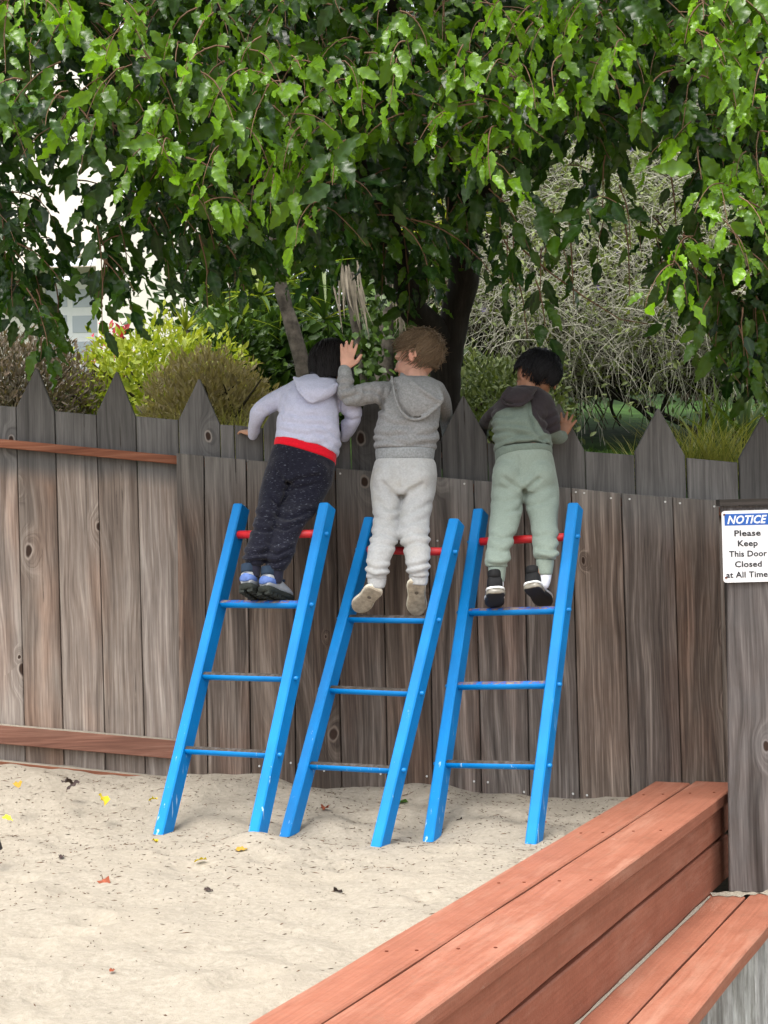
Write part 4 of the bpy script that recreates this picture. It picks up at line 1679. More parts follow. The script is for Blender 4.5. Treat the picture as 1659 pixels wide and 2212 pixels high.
def make_house():
    Y = 14.
    t = thing('white_house', 'white stucco house with a panelled garage door behind the left bushes', 'house', (P(150, 700, Y).x, Y, hill_z(-2.5, Y) - .3))
    loc = Vector(t.location)

    def slab(name, x0, y0, x1, y1, yf, thick, mat, parent=t, off=None):
        a, b = P(x0, y1, yf), P(x1, y0, yf)
        g = Geo()
        o_ = loc if off is None else off
        g.box(Vector(((a.x + b.x) / 2, yf + thick / 2, (a.z + b.z) / 2)) - o_, ((b.x - a.x) / 2, 0, 0), (0, thick / 2, 0), (0, 0, (b.z - a.z) / 2))
        return link(name, g.mesh(name), parent, mat)
    slab('wall', -700, 430, 92, 900, Y, .2, M['stucco'])
    slab('wall', -700, 330, 216, 573, Y - .004, .25, M['stucco'])
    slab('wall', 216, 410, 520, 905, Y - .75, 1.2, M['stucco'])
    slab('upper_wall', -300, 90, 330, 396, Y + .6, .3, M['stucco'])
    slab('eave', -700, 573, 210, 602, Y - .45, .46, M['trim'])
    dr = slab('garage_door', -110, 602, 214, 880, Y + .03, .05, M['garage'])
    cols = [(-98, -52), (-36, 8), (30, 82), (99, 144), (157, 210)]
    for x0, x1 in cols:
        for y0, y1 in ((624, 664), (681, 719), (737, 776), (794, 832)):
            slab('pane', x0, y0, x1, y1, Y + .024, .012, M['pane'], dr)
    wn = slab('window', 250, 215, 312, 300, Y + .56, .06, M['garage'])
    slab('pane', 256, 222, 278, 293, Y + .55, .01, M['pane'], wn)
    slab('pane', 284, 222, 306, 293, Y + .55, .01, M['pane'], wn)
    return t


def make_palms():
    spec = [('leaning grey palm trunk behind the navy-trousered child', [(570, 440, 7.6), (604, 610, 7.6), (632, 710, 7.6), (653, 790, 7.6), (665, 880, 7.6)], [.030, .034, .036, .038, .042]),
            ('slim pale grey trunk standing between the two left children', [(752, 590, 7.9), (766, 680, 7.9), (780, 760, 7.9), (792, 840, 7.9), (800, 900, 7.9)], [.03, .028, .027, .028, .032]),
            ('brown trunk wrapped in ivy left of the dark forked tree', [(828, 560, 8.3), (830, 680, 8.3), (830, 780, 8.3), (830, 900, 8.3)], [.05, .05, .052, .055])]
    for lab, lst, rad in spec:
        b = P(*lst[-1])
        zb = hill_z(b.x, b.y)
        t = thing('palm_tree', lab, 'palm tree', (b.x, b.y, zb), 'trunks standing behind the fence')
        loc = Vector(t.location)
        pp = [P(*q) for q in lst] + [Vector((b.x, b.y, zb - .05))]
        rows = catmull([tuple(p - loc) + (r,) for p, r in zip(pp, rad + [rad[-1]])], 14)
        V, F = tube([q[:3] for q in rows], [q[3] * (1 + .025 * (i % 2) + .10 * noise.noise(Vector(q[:3]) * 9)) for i, q in enumerate(rows)], 10)
        link('trunk', Geo().add(V, F).mesh('trunk', True), t, M['palmbark'])
    # hanging dead fronds, pale straps
    r = random.Random(3)
    for (x0, y0, dep, n, hh, sx, lab) in ((752, 590, 7.75, 26, .26, 15, 'bundle of pale dead palm fronds hanging by the slim grey trunk'), (862, 620, 8.0, 16, .28, 9, 'pale dead frond hanging left of the dark forked tree')):
        c = P(x0, y0, dep)
        g = Geo()
        for k in range(n):
            p = P(x0 + r.gauss(0, sx), y0 + r.uniform(-40, 20), dep + r.gauss(0, .03)) - c
            d = Vector((r.gauss(.06, .09), r.gauss(0, .1), -1)).normalized()
            L = hh * r.uniform(.6, 1.25)
            pts = []
            for i in range(5):
                pts.append(p.copy())
                p = p + d * L / 4
                d = (d + Vector((r.gauss(.03, .05), r.gauss(0, .05), 0))).normalized()
            ribbon(g, pts, r.uniform(.005, .015), Vector((1, 0, 0)), True, 0, .5)
        o = link('dead_frond', g.mesh('dead_frond', True), None, M['frond_dry'])
        o.location = c
        tag(o, lab, 'palm frond')
    # palm leaves; sunlight on the yellow ones is put into their colour
    for (x, y, dep, lab, ag, ln) in ((965, 475, 7.6, 'yellow fan of palm leaf coloured as sunlit, seen through the crown near the trunk', .95, .30), (835, 500, 7.8, 'yellow-green palm leaf above the fair-haired child', .9, .26), (560, 640, 8.2, 'dark palm leaf above the brown bush', .15, .42), (700, 690, 8.4, 'dark drooping palm leaf behind the dark-haired child', .1, .5),
                                 (620, 610, 8.3, 'dark green palm leaf left of the hanging dead fronds', .12, .5), (500, 690, 8.6, 'green spiky palm leaf beside the small yucca', .35, .35)):
        rosette('palm_leaf', lab, 'palm leaf', P(x, y, dep), 15, ln, .03, M['frond'], int(x), 1.2, 1.1, 0, 1, None, ag)
    # ivy
    r2 = np.random.default_rng(8)
    c = P(800, 740, 7.85)
    n = 260
    p = np.array([P(x, y, 7.85 + r2.normal(0, .05)) for x, y in zip(r2.normal(803, 17, n), r2.uniform(610, 850, n))])
    me = leaves_mesh('ivy', p - np.array(c), r2.normal(0, .5, (n, 3)) + np.array([.2, -.2, -.6]), r2.normal(0, .4, (n, 3)) + np.array([0, -.8, .5]), r2.uniform(.03, .055, n), np.clip(r2.normal(.6, .3, n), 0, 1), r2.random(n), [leaf_template(6, .85, .02, .1, .2, .1)])
    o = link('ivy', me, None, M['bush_dark'])
    o.location = c
    tag(o, 'bright ivy hanging between the slim trunk and the fair-haired child', 'ivy')


make_tree()
make_house()
make_tangle()
make_palms()
bush('round_bush', 'dull purple-brown bush behind the leftmost picket', 'bush', tuple(P(40, 870, 7.6)), .40, .45, .36, 12000, .036, M['bush_purple'], (.3, .3), 1, .7, 16, .3, None, True)
bush('round_bush', 'bright yellow-green bush in front of the white house', 'bush', tuple(P(335, 890, 8.0)), .52, .5, .42, 9500, .045, M['bush_yellow'], (.55, .3), 2, .5, 16, .35)
bush('round_bush', 'tan-brown wispy bush right of the yellow bush', 'bush', tuple(P(450, 910, 7.0)), .31, .35, .31, 10000, .036, M['bush_brown'], (.45, .3), 3, .9, 16, .25, None, True)
bush('flowering_bush', 'red-flowered bush by the corner of the white house', 'bush', tuple(P(245, 770, 9.2)), .13, .2, .20, 190, .05, M['petal_red'], (.3, .3), 4, .2, 8, .5)
bush('round_bush', 'glossy dark green bush right of the small yucca', 'bush', tuple(P(500, 780, 8.6)), .22, .3, .30, 2600, .05, M['bush_dark'], (.45, .3), 5, .4, 10, .4)
bush('low_bush', 'low olive bush with tiny white flowers between trunk and grey shrub', 'bush', tuple(P(1060, 880, 7.4)), .35, .4, .24, 5200, .034, M['bush_mid'], (.25, .25), 6, .5, 10, .3)
for i, (x, y, d_, rx, rz, lab) in enumerate(((640, 620, 9.6, .9, .95, 'dark evergreen shrub behind the palm trunks'), (960, 560, 9.9, .75, 1.0, 'dark evergreen shrub behind the forked trunk'), (560, 820, 9.2, .45, .5, 'deep green shrub in shade behind the tan-brown bush'), (800, 860, 9.3, .7, .5, 'deep green low shrub behind the fair-haired child'))):
    bush('dark_shrub', lab, 'shrub', tuple(P(x, y, d_)), rx, .5, rz, 5200, .09, M['bush_dark'], (.05, .12), 20 + i, .3, 12, .3, 'dark shrubs behind the trunks')
for i, (x, y, d_, rz, lab) in enumerate(((1150, 250, 12., 1.3, 'light green tree top far behind the grey shrub, near the trunk'), (1500, 200, 12.5, 1.5, 'light green tree top far behind the grey shrub, to the right'), (700, 260, 12.5, 1.4, 'dark green tree top far behind the crown'))):
    bush('far_tree', lab, 'tree', tuple(P(x, y, d_)), 1.0, .8, rz, 4200, .12, M['bush_mid'] if i < 2 else M['bush_dark'], (.4, .3), 30 + i, .3, 12, .35, 'trees far behind the crown')
rosette('yucca', 'small spiky yucca above the yellow bush against the white wall', 'yucca', P(402, 715, 8.6), 34, .20, .022, M['frond'], 4, .7, 1.1, .35, 1, None, .5)
for i, (x, y, n_) in enumerate(((1560, 960, 26), (1610, 930, 24), (1655, 960, 20), (1520, 985, 16))):
    rosette('strap_leaved_plant', ['dark strap-leaved plant behind the second picket from the right', 'tallest dark strap-leaved plant at the right edge of the lawn', 'dark strap-leaved plant behind the rightmost picket', 'small strap-leaved plant beside the dry grass'][i], 'plant', P(x, y + 30, 6.9), n_, .42, .028, M['frond'], 40 + i, 1.5, 1.2, 0, .7, 'strap-leaved plants at the right', .05)
grass_clump('lawn_grass', 'green lawn grass behind the fence at the right', 'grass', [(P(x, 950, d_), .28) for x in (1270, 1330, 1390, 1460) for d_ in (6.3, 6.8, 7.4)], 5000, .07, M['grass'], 1, (.02, .05), .006)['kind'] = 'stuff'
grass_clump('dry_grass', 'yellow dry grass tuft between the two right pickets', 'grass tuft', [(P(x, 990, 6.15), .05) for x in (1480, 1510, 1540, 1570)], 520, .36, M['grass'], 2, (.75, .3), .0045)
grass_clump('seed_grass', 'pale seeding grass behind the picket left of the dark-haired child', 'grass tuft', [(P(x, 990, 6.15), .05) for x in (400, 470, 500, 530)], 420, .40, M['grass'], 3, (.9, .2), .004)
grass_clump('dry_grass', 'small pale sprig of grass beside the second picket from the right', 'grass tuft', [(P(1385, 990, 6.12), .025)], 70, .30, M['grass'], 4, (.8, .2), .004)


def bush_sprigs():
    pass


# ================================================================== LITTER ON THE SAND
M['leafdead'] = mat_leaf('dead_leaf', (.12, .04, .02), (.24, .055, .022), (.62, .48, .02), .7, .15, .3)
M['chip'] = mat_plain('twig_litter', (.10, .062, .042), .9, .1, .7, 25)


def make_litter():
    r = random.Random(21)
    g = Geo()
    n = 0
    while n < 3600:
        x = r.uniform(-1.6, 1.2)
        y = 5.33 - abs(r.gauss(0, 1)) * .85 if r.random() < .84 else r.uniform(2.2, 5.3)
        if y < 1.8 or bench_t(x, y) > -.02:
            continue
        z = sand_z(x, y)
        a = r.uniform(0, 6.28)
        L = r.choice([.002, .003, .004, .006, .010, .016]) * r.uniform(.6, 1.3) * (1 if y > 4 else .75)
        wd = r.uniform(.0006, .0016) if L > .006 else r.uniform(.0009, .0020)
        d = Vector((math.cos(a), math.sin(a), r.uniform(-.15, .3)))
        s = Vector((-math.sin(a), math.cos(a), 0))
        c = Vector((x, y, z + wd * .5))
        bend = s * L * r.uniform(-.4, .4)
        V = [c - d * L, c + s * wd + bend * .3 + Vector((0, 0, wd)), c + d * L, c - s * wd + bend * .3, c + bend * .3 - Vector((0, 0, wd))]
        g.add(V, [(0, 1, 2), (0, 2, 3)[::-1], (0, 3, 4), (2, 4, 3)[::-1], (0, 3, 1)[::-1], (1, 3, 2)[::-1]])
        n += 1
    kind(link('twig_litter', g.mesh('twig_litter'), None, M['chip']), 'stuff', 'dark twig bits and leaf crumbs scattered over the sand')
    # leaves one can pick out: (x, y, kind, length, label)
    specs = [(327, 1813, 'y', .042, 'yellow fallen leaf just below the foot of the left ladder'), (508, 1838, 'o', .036, 'orange-yellow fallen leaf on the sand between the left ladder feet and the bench'), (447, 1857, 'y', .036, 'yellow-green fallen leaf below the orange-yellow one'),
             (340, 1727, 'y', .036, 'yellow fallen leaf tucked beside the left ladder rail'), (220, 1721, 'y', .07, 'crumpled yellow-brown fallen leaf in the hollow under the brown rails'), (5, 1765, 'y', .04, 'yellow fallen leaf at the left edge of the sand'),
             (40, 1702, 'o', .055, 'orange-brown fallen leaf on the far left below the brown rails'), (222, 1899, 'r', .062, 'rust-red fallen leaf with a long stalk, alone on the open sand'), (882, 1733, 'g', .075, 'fresh green fallen leaf by the fence behind the middle ladder'),
             (884, 1752, 'r', .05, 'red-brown curled leaf beside the fresh green leaf'), (95, 1772, 'b', .07, 'dark curled leaf in the hollow at the left'), (135, 1690, 'b', .055, 'long dark dry leaf below the brown rails'), (173, 1689, 'b', .05, 'dark curled dry leaf right of the long one'),
             (520, 1755, 'r', .06, 'red-brown dry leaf behind the left ladder'), (704, 1745, 'r', .055, 'crumpled red-brown dry leaf between the left and middle ladders'), (440, 1922, 'b', .026, 'small black spiky seed case on the open sand'), (733, 1927, 'b', .045, 'dark dry leaf on the open sand near the bench'),
             (1180, 1773, 'r', .05, 'red-brown dry leaf right of the right ladder'), (1003, 1772, 'b', .035, 'dark dry leaf between the rails of the right ladder'), (868, 1756, 'b', .03, 'dark scrap of leaf left of the right ladder foot'), (237, 2100, 'r', .022, 'small reddish leaf scrap at the lower left'),
             (540, 2146, 'b', .03, 'dark bluish scrap of leaf near the bench at the bottom'), (170, 1795, 'b', .035, 'dark dry leaf on the sand left of the left ladder'), (130, 1855, 'b', .03, 'pale brown twiggy leaf bit at the left')]
    for x, y, k, L, lab in specs:
        q = PZ(x, y, .04)
        for _ in range(3):
            q = PZ(x, y, sand_z(q.x, q.y) + .005)
        T, F, rb = leaf_template(9, .55, .10, .35, .5, .2, r.random() * 6)
        ag, rn = dict(y=(1., .9), o=(.5, .7), r=(.0, 1.), g=(0, 0), b=(0, .0))[k]
        me = fast_mesh('fallen_leaf', T * L, F, True, dict(age=np.full(len(T), ag), rnd=np.full(len(T), rn), rib=rb))
        mt = {'g': M['fallengreen'], 'b': M['fallendark']}.get(k, M['leafdead'])
        o = link('fallen_leaf', me, None, mt)
        o.location = q
        o.rotation_euler = (r.uniform(-.3, .5), r.uniform(-.5, .5), r.uniform(0, 6.28))
        tag(o, lab, 'leaf', 'fallen leaves on the sand')
        if k == 'r' and L > .06:
            g = Geo()
            g.tube([(0, 0, 0), (-.004, -.02, .004), (.002, -.045, -.006)], [.0012, .0011, .0009], 5)
            link('stalk', g.mesh('stalk'), o, M['chip'])
    # small grey stake at the left edge
    q = PZ(-13, 1812, .1)
    t = thing('grey_stake', 'tip of a dark grey wooden stake at the left edge of the sand', 'stake', tuple(q))
    g = Geo()
    g.box((-.012, .01, .03), (.016, 0, -.012), (0, .012, 0), (-.014, 0, .05))
    link('stake_shaft', g.mesh('stake_shaft'), t, M['darkwood'])


M['fallengreen'] = mat_leaf('fallen_green', (.10, .22, .05), (.12, .25, .06), (.2, .3, .05), .5, .2, .4)
M['fallendark'] = mat_leaf('fallen_dark', (.035, .02, .018), (.06, .035, .03), (.06, .035, .03), .8, .1, .2)
make_litter()


# ================================================================== THE THREE CHILDREN
def mat_skin(name, col):
    t = NT(name)
    o = t.obj()
    f = t.noise(o, 45, 3)
    c = t.ramp(f, (.3, [x * .9 for x in col]), (.7, [min(1, x * 1.08) for x in col]))
    c = t.mix(t.attr('blush'), c, [col[0] * .95, col[1] * .62, col[2] * .6])
    return t.done(t.bsdf(c, .52, t.bump(t.noise(o, 500, 2), .08, .001), .35, Subsurface_Weight=.12, Subsurface_Radius=(.012, .005, .003), Subsurface_Scale=.5))


def mat_hair(name, a, b, rough=.42):
    t = NT(name)
    r_ = t.attr('rnd')
    f = t.noise(t.vmath('MULTIPLY', t.obj(), (120, 120, 60)), 1, 3)
    c = t.mix(t.math('MULTIPLY', t.math('ADD', r_, f), .5), a, b)
    return t.done(t.bsdf(c, rough, None, .22))


class Kid:
    """reads positions given in the pixels of an enlarged view, each with its distance"""
    def __init__(self, x0, y0, k):
        self.x0, self.y0, self.k = x0, y0, k

    def p(self, x, y, d):
        return P(self.x0 + x * self.k, self.y0 + y * self.k, d)

    def r(self, n, d=5.2):
        return n * self.k * d / FPX

    def ring(self, xl, yl, xr, yr, d, b, lift=0.):
        a, c = self.p(xl, yl, d), self.p(xr, yr, d)
        return ((a + c) / 2, (c - a) / 2, Vector((0, b, -lift)))

    def limb(self, pts, sub=5, n=16, scale=1.):
        return limb([self.p(x, y, d) for x, y, d, r_ in pts], [self.r(r_) * scale for x, y, d, r_ in pts], n, sub)


def crease_fn(K, lines, base):
    segs = []
    for amp, sig, pts in lines:
        q = [K.p(x, y, 5.15) for x, y in pts]
        for i in range(len(q) - 1):
            segs.append((q[i].x, q[i].z, q[i + 1].x, q[i + 1].z, amp, sig, i == 0, i == len(q) - 2))

    def fn(p, no):
        d = base(p, no)
        if no[1] > .45:
            return d
        w_ = .0022 * noise.noise(p * 30)
        best = {}
        for k, (ax, az, bx, bz, amp, sig, f0, f1) in enumerate(segs):
            if min(ax, bx) - .04 > p.x or max(ax, bx) + .04 < p.x or min(az, bz) - .04 > p.z or max(az, bz) + .04 < p.z:
                continue
            dx, dz = bx - ax, bz - az
            L2 = dx * dx + dz * dz
            t = ((p.x - ax) * dx + (p.z - az) * dz) / L2
            tc = max(0, min(1, t))
            L = math.sqrt(L2)
            e = ((p.x - ax) * dz - (p.z - az) * dx) / L + w_
            r2 = (p.x - ax - dx * tc) ** 2 + (p.z - az - dz * tc) ** 2
            if r2 > 16 * sig * sig:
                continue
            out = max(0, abs(t - .5) - .5) * L
            fade = math.exp(-(out / (sig * 1.2)) ** 2)
            g = -amp * math.exp(-(e / sig) ** 2) + amp * .62 * math.exp(-((e + 2.1 * sig) / (1.5 * sig)) ** 2) + amp * .25 * math.exp(-((e - 2.1 * sig) / (1.5 * sig)) ** 2)
            g *= fade
            if abs(g) > abs(best.get(amp * 1000 + sig, 0)):
                best[amp * 1000 + sig] = g
        return d + sum(best.values())
    return fn


def fold_fn(amp, spots=(), fz=20, seed=0., fx=10):
    def fn(p, no):
        v = noise.noise(Vector(((p.x + .5 * p.z) * fx + seed, p.y * fx, (p.z - .25 * p.x) * fz)))
        v2 = noise.noise(Vector((p.x * 5 + seed, p.y * 5, p.z * 5 + 9)))
        d = amp * (1 - 2.2 * abs(v)) * (.55 + .6 * v2)
        for c, nd, a, lam, rad in spots:
            q = p - c
            e = math.exp(-q.length_squared / (rad * rad))
            if e > .02:
                s = math.sin(6.283 * q.dot(nd) / lam + 4.5 * noise.noise(p * 11 + Vector((seed, 0, 0))))
                d += .75 * a * e * s * (.55 + 1.1 * noise.noise(p * 23 + Vector((0, seed, 0))))
        return d
    return fn


def hand_shapes(Wr, F, B, thumb, size=1., curl=.25, spread=.16, fl=(.043, .050, .047, .037)):
    """palm, four unequal bent fingers and a thumb; F along the fingers, B out of the back of the hand, thumb = +-1 along F x B"""
    F = F.normalized()
    B = (B - F * B.dot(F)).normalized()
    S = F.cross(B) * thumb
    k = size
    sh = [loft([(Wr - F * .012 * k, S * .0155 * k, B * .0125 * k), (Wr + F * .006 * k, S * .018 * k, B * .0125 * k), (Wr + F * .028 * k, S * .0235 * k, B * .0115 * k), (Wr + F * .047 * k, S * .0245 * k, B * .0095 * k), (Wr + F * .053 * k, S * .021 * k, B * .007 * k)], 16, 3, 2.4)]
    for i, L in enumerate(fl):
        o = (1.5 - i) * .0122 * k
        base = Wr + F * (.046 - .003 * abs(1.2 - i)) * k + S * o
        d = (F + S * spread * (1.5 - i) * .55).normalized()
        pts, p, c = [base], base, d
        rad = [.0064 * k, .0062 * k, .0057 * k, .0050 * k]
        for j, f in enumerate((.45, .3, .25)):
            p = p + c * L * f * k
            pts.append(p)
            c = (c - B * curl * (1 + .25 * i * .3)).normalized()
        sh.append(limb(pts, rad, 10, 3))
    b = Wr + F * .012 * k + S * .017 * k
    d = (F * .62 + S * .72 - B * .12).normalized()
    p1 = b + d * .022 * k
    d2 = (F * .85 + S * .42 - B * .2).normalized()
    p2 = p1 + d2 * .018 * k
    sh.append(limb([b, p1, p2, p2 + (d2 + F * .1).normalized() * .012 * k], [.0088 * k, .0075 * k, .0066 * k, .0056 * k], 10, 3))
    return sh


def head_shapes(c, f, u, k=1.):
    f = f.normalized()
    u = (u - f * u.dot(f)).normalized()
    s = f.cross(u)
    E = lambda off, a, b, d: ellipsoid(c + s * off[0] * k + f * off[1] * k + u * off[2] * k, s * a * k, f * b * k, u * d * k, 20, 14)
    sh = [E((0, 0, .008), .067, .080, .072), E((0, .022, -.040), .054, .060, .056), E((0, .040, -.078), .028, .030, .022), E((.027, .046, -.052), .027, .026, .026), E((-.027, .046, -.052), .027, .026, .026),
          E((0, .083, -.032), .0085, .012, .016), E((0, .090, -.042), .0105, .0105, .008), E((0, .068, -.006), .042, .018, .012),
          E((0, .076, -.0635), .015, .009, .0045), E((0, .074, -.071), .0125, .009, .0045)]
    for sg in (-1, 1):
        e = c + s * (.066 * sg) * k - u * .022 * k - f * .004 * k
        out = (s * sg * .55 - f * .8).normalized()
        pts = []
        for a in np.linspace(R(-150), R(110), 9):
            pts.append(e + (f * math.cos(a + R(90)) * .0125 + u * math.sin(a + R(90)) * .021) * k + out * .007 * k)
        sh.append(limb(pts, [.0040 * k] * 9, 8, 2))
        sh.append(ellipsoid(e + out * .003 * k, out.cross(u) * .013 * k, out * .006 * k, u * .022 * k, 12, 8))
    return sh, f, u, s


def hair_mesh(name, c, f, u, s, k, front, nape, n, lens, rad, swirl, lift, seed, ctr=(0, -.004, .008), R3=(.067, .080, .072), grow=.008, bob=0., messy=.1, flick=0.):
    """a solid cap following the skull plus hundreds of separate locks"""
    r = random.Random(seed)
    c0 = c + s * ctr[0] * k + f * ctr[1] * k + u * ctr[2] * k

    def surf(th, ph, lf):
        # th from the crown, ph round it (0 = front)
        d = Vector((math.sin(th) * math.sin(ph), math.sin(th) * math.cos(ph), math.cos(th)))
        hl = hairline(ph)
        v = Vector((d.x * (R3[0] + lf), d.y * (R3[1] + lf), d.z * (R3[2] + lf)))
        if th > hl:
            pass
        if bob and d.z < .1:
            # a bob hangs straight down below the widest part
            q = (.1 - d.z)
            w_ = 1 + q * .35
            h = Vector((d.x, d.y, 0))
            if h.length > 1e-4:
                h.normalize()
            v = Vector((h.x * (R3[0] + lf) * (1 - .12 * q * q), h.y * (R3[1] + lf) * (1 - .12 * q * q), v.z * w_ - bob * q * .35))
        return c0 + (s * v.x + f * v.y + u * v.z) * k

    def hairline(ph):
        a = abs((ph + math.pi) % (2 * math.pi) - math.pi)      # 0 front .. pi back
        if bob:
            return front if a < .7 else front + (nape - front) * min(1, (a - .7) / .5)
        w_ = .07 * math.sin(a * 9 + seed) + .05 * math.sin(a * 23)
        if a < .9:
            return front + w_
        if a < 1.85:                                           # over the ear
            return front + (1.45 - front) * min(1, (a - .9) / .4) + w_ * .5
        return 1.45 + (nape - 1.45) * min(1, (a - 1.85) / .4) + w_
    V, F, rn = [], [], []
    nu, nv = 36, 22
    V.append(surf(0, 0, grow))
    for i in range(1, nv + 1):
        for j in range(nu):
            ph = 2 * math.pi * j / nu
            hl = hairline(ph)
            th = hl * min(i, nv - 3) / (nv - 3)
            lf = grow * (1 if i <= nv - 4 else .35 if i == nv - 3 else -.012 / grow)
            if i > nv - 3:
                th = hl * (1 + .0 * i)
                lf = -.004 * (i - nv + 3) * 2
            V.append(surf(th, ph, lf + .0025 * noise.noise(Vector((th * 3, math.cos(ph) * 3, math.sin(ph) * 3 + seed)))))
    for j in range(nu):
        F.append((0, 1 + j, 1 + (j + 1) % nu))
    for i in range(nv - 1):
        for j in range(nu):
            k2 = (j + 1) % nu
            F.append((1 + i * nu + j, 1 + (i + 1) * nu + j, 1 + (i + 1) * nu + k2, 1 + i * nu + k2))
    g = Geo().add(V, F)
    rn = [.3] * len(V)
    for q in range(n):
        ph = r.uniform(-math.pi, math.pi)
        hl = hairline(ph)
        t0 = hl * math.sqrt(r.random()) * .95
        L = r.uniform(*lens)
        pts = []
        sw = swirl + r.gauss(0, messy)
        up_ = r.random() ** 2 * lift
        for i in range(7):
            x = i / 6
            th = min(t0 + L * x, hl * 1.04 + .05)
            lf = grow + up_ * math.sin(min(x * 1.3, 1) * 1.57) * .5 + .0012 + flick * x * x * max(0, r.gauss(.4, .5)) * (up_ / max(lift, 1e-4))
            pts.append(surf(th, ph + sw * x * (1 if t0 > .25 else 2) + .05 * math.sin(x * 5 + q), lf))
        rr = r.uniform(*rad) * k
        Vt, Ft = tube(pts, [rr * a for a in (.55, .9, 1, 1, .85, .55, .15)], 5, False)
        g.add(Vt, Ft)
        rn += [r.random()] * len(Vt)
    me = g.mesh(name, True)
    at = me.attributes.new('rnd', 'FLOAT', 'POINT')
    at.data.foreach_set('value', np.array(rn, dtype=np.float32))
    return me


def make_shoe(parent, loc, H, T, U, w, mats, high=.052, sole_t=.016, style=0):
    l = T - H
    L = l.length
    l = l.normalized()
    U = (U - l * U.dot(l)).normalized()
    s = l.cross(U)
    inv = -loc
    shoe = None
    prof = [(0., .55), (.04, .78), (.15, .92), (.3, .88), (.45, .84), (.6, .95), (.75, 1.0), (.88, .86), (.96, .6), (1., .3)]
    rings = [(H + l * L * t + U * (sole_t * .5) + inv, s * w * q, U * sole_t * .5) for t, q in prof]
    # upper: along the foot, high at the ankle, low at the toe
    up = [(.03, .5, .62), (.08, .74, .9), (.2, .82, 1.0), (.36, .80, 1.0), (.5, .84, .82), (.65, .9, .62), (.8, .88, .48), (.92, .66, .36), (.975, .36, .22)]
    ur = [(H + l * L * t + U * (sole_t * .7 + high * h * .5) + inv, s * w * q * .96, U * (high * h * .5)) for t, q, h in up]
    V, F = loft(ur, 22, 3, 2.6)
    g = Geo().add(V, F)
    # collar and tongue
    cc = H + l * L * .2 + U * (sole_t + high * .88) + inv
    g.add(*loft([(cc - U * .012, s * w * .66, l * L * .17), (cc + U * .008, s * w * .70, l * L * .18), (cc + U * .014, s * w * .62, l * L * .165)], 18, 2, 2.2))
    me = g.mesh('shoe', True)
    shoe = link('shoe', me, parent, mats['upper'])
    g = Geo().add(*loft(rings, 22, 3, 5))
    so = link('sole', g.mesh('sole', True), shoe, mats['sole'])
    if style == 1:      # chunky trail sole with lugs and a blue heel patch
        for t in (.08, .24, .4, .56, .72, .88):
            gl = Geo()
            for sg in (-.55, .55):
                gl.box(H + l * L * t - U * .003 + s * w * sg * .9 + inv, l * L * .055, s * w * .30, U * .006)
            link('tread_lug', gl.mesh('tread_lug'), shoe, mats['sole'])
        g = Geo()
        g.add(*loft([(H + l * (L * t - .001) + U * (sole_t + high * .34) + inv, s * w * q, U * high * .24) for t, q in ((.0, .40), (.03, .62), (.1, .84), (.2, .875), (.3, .82))], 18, 3, 2.6))
        link('heel_patch', g.mesh('heel_patch', True), shoe, mats['patch'])
        g = Geo()
        g.add(*loft([(cc + U * a, s * w * q, l * L * .19) for a, q in ((-.010, .74), (.006, .80), (.018, .74))], 18, 2, 2.2))
        link('collar', g.mesh('collar', True), shoe, mats['collar'])
        for t in (.36, .46, .56):
            gl = Geo()
            gl.box(H + l * L * t + U * (sole_t + high * (.95 - (t - .36) * 1.5)) + inv, l * .004, s * w * .72, U * .004)
            link('lace', gl.mesh('lace'), shoe, mats['collar'])
        g = Geo()
        g.box(cc + l * L * .17 + U * .006 + inv * 0, l * .004, s * w * .3, U * .012)
        link('tongue', g.mesh('tongue'), shoe, mats['tab'])
    elif style == 2:    # pale rubber cup sole
        g = Geo().add(*loft([(H + l * L * t + U * (sole_t * .95) + inv, s * w * q * 1.10, U * sole_t * .5) for t, q in [(-.02, .5)] + prof[1:-1] + [(1.025, .34)]], 22, 3, 5))
        link('rim', g.mesh('rim', True), shoe, mats['rim'])
        g = Geo()
        g.tube([H + l * L * .32 - U * .0012 + inv, H + l * L * .32 + U * .002 + inv], .0065, 12)
        link('sole_badge', g.mesh('sole_badge'), shoe, mats['badge'])
    else:               # black trainer with a white line above a clear air heel
        g = Geo().add(*loft([(H + l * L * t + U * (sole_t * 1.05) + inv, s * w * q * 1.04, U * .0045) for t, q in prof], 22, 3, 5))
        link('rim', g.mesh('rim', True), shoe, mats['rim'])
        g = Geo().add(*loft([(H + l * L * t + U * (sole_t * .5) + inv, s * w * q * 1.05, U * sole_t * .40) for t, q in ((-.02, .45), (.02, .74), (.12, .95), (.25, .95), (.36, .85))], 20, 3, 3.5))
        link('heel_cushion', g.mesh('heel_cushion', True), shoe, mats['air'])
    return shoe


M['lavender'] = mat_cloth('lavender_fleece', (.455, .47, .60), None, .3, 190, .09)
M['heather'] = mat_cloth('heather_grey_fleece', (.245, .25, .255), (.42, .42, .42), .22, 150, .22)
M['heather_rib'] = mat_cloth('heather_rib', (.26, .275, .285), (.42, .42, .42), .2, 150, .22)
M['palegrey'] = mat_cloth('pale_grey_fleece', (.40, .405, .405), None, .3, 150, .10, stain=(.36, .335, .27))
M['navyfleck'] = mat_cloth('navy_flecked_knit', (.008, .0085, .017), (.12, .13, .16), .7, 160, .25)
M['navyrib'] = mat_cloth('navy_rib', (.018, .018, .032), None, .3, 160, .2)
M['sage'] = mat_cloth('sage_fleece', (.225, .275, .235), None, .3, 190, .08)
M['sagedark'] = mat_cloth('sage_sweatshirt', (.145, .185, .155), None, .3, 190, .10)
M['twotone'] = mat_cloth('sage_brown_sweatshirt', (.145, .185, .155), None, .3, 190, .10, yoke=(.032, .026, .030))
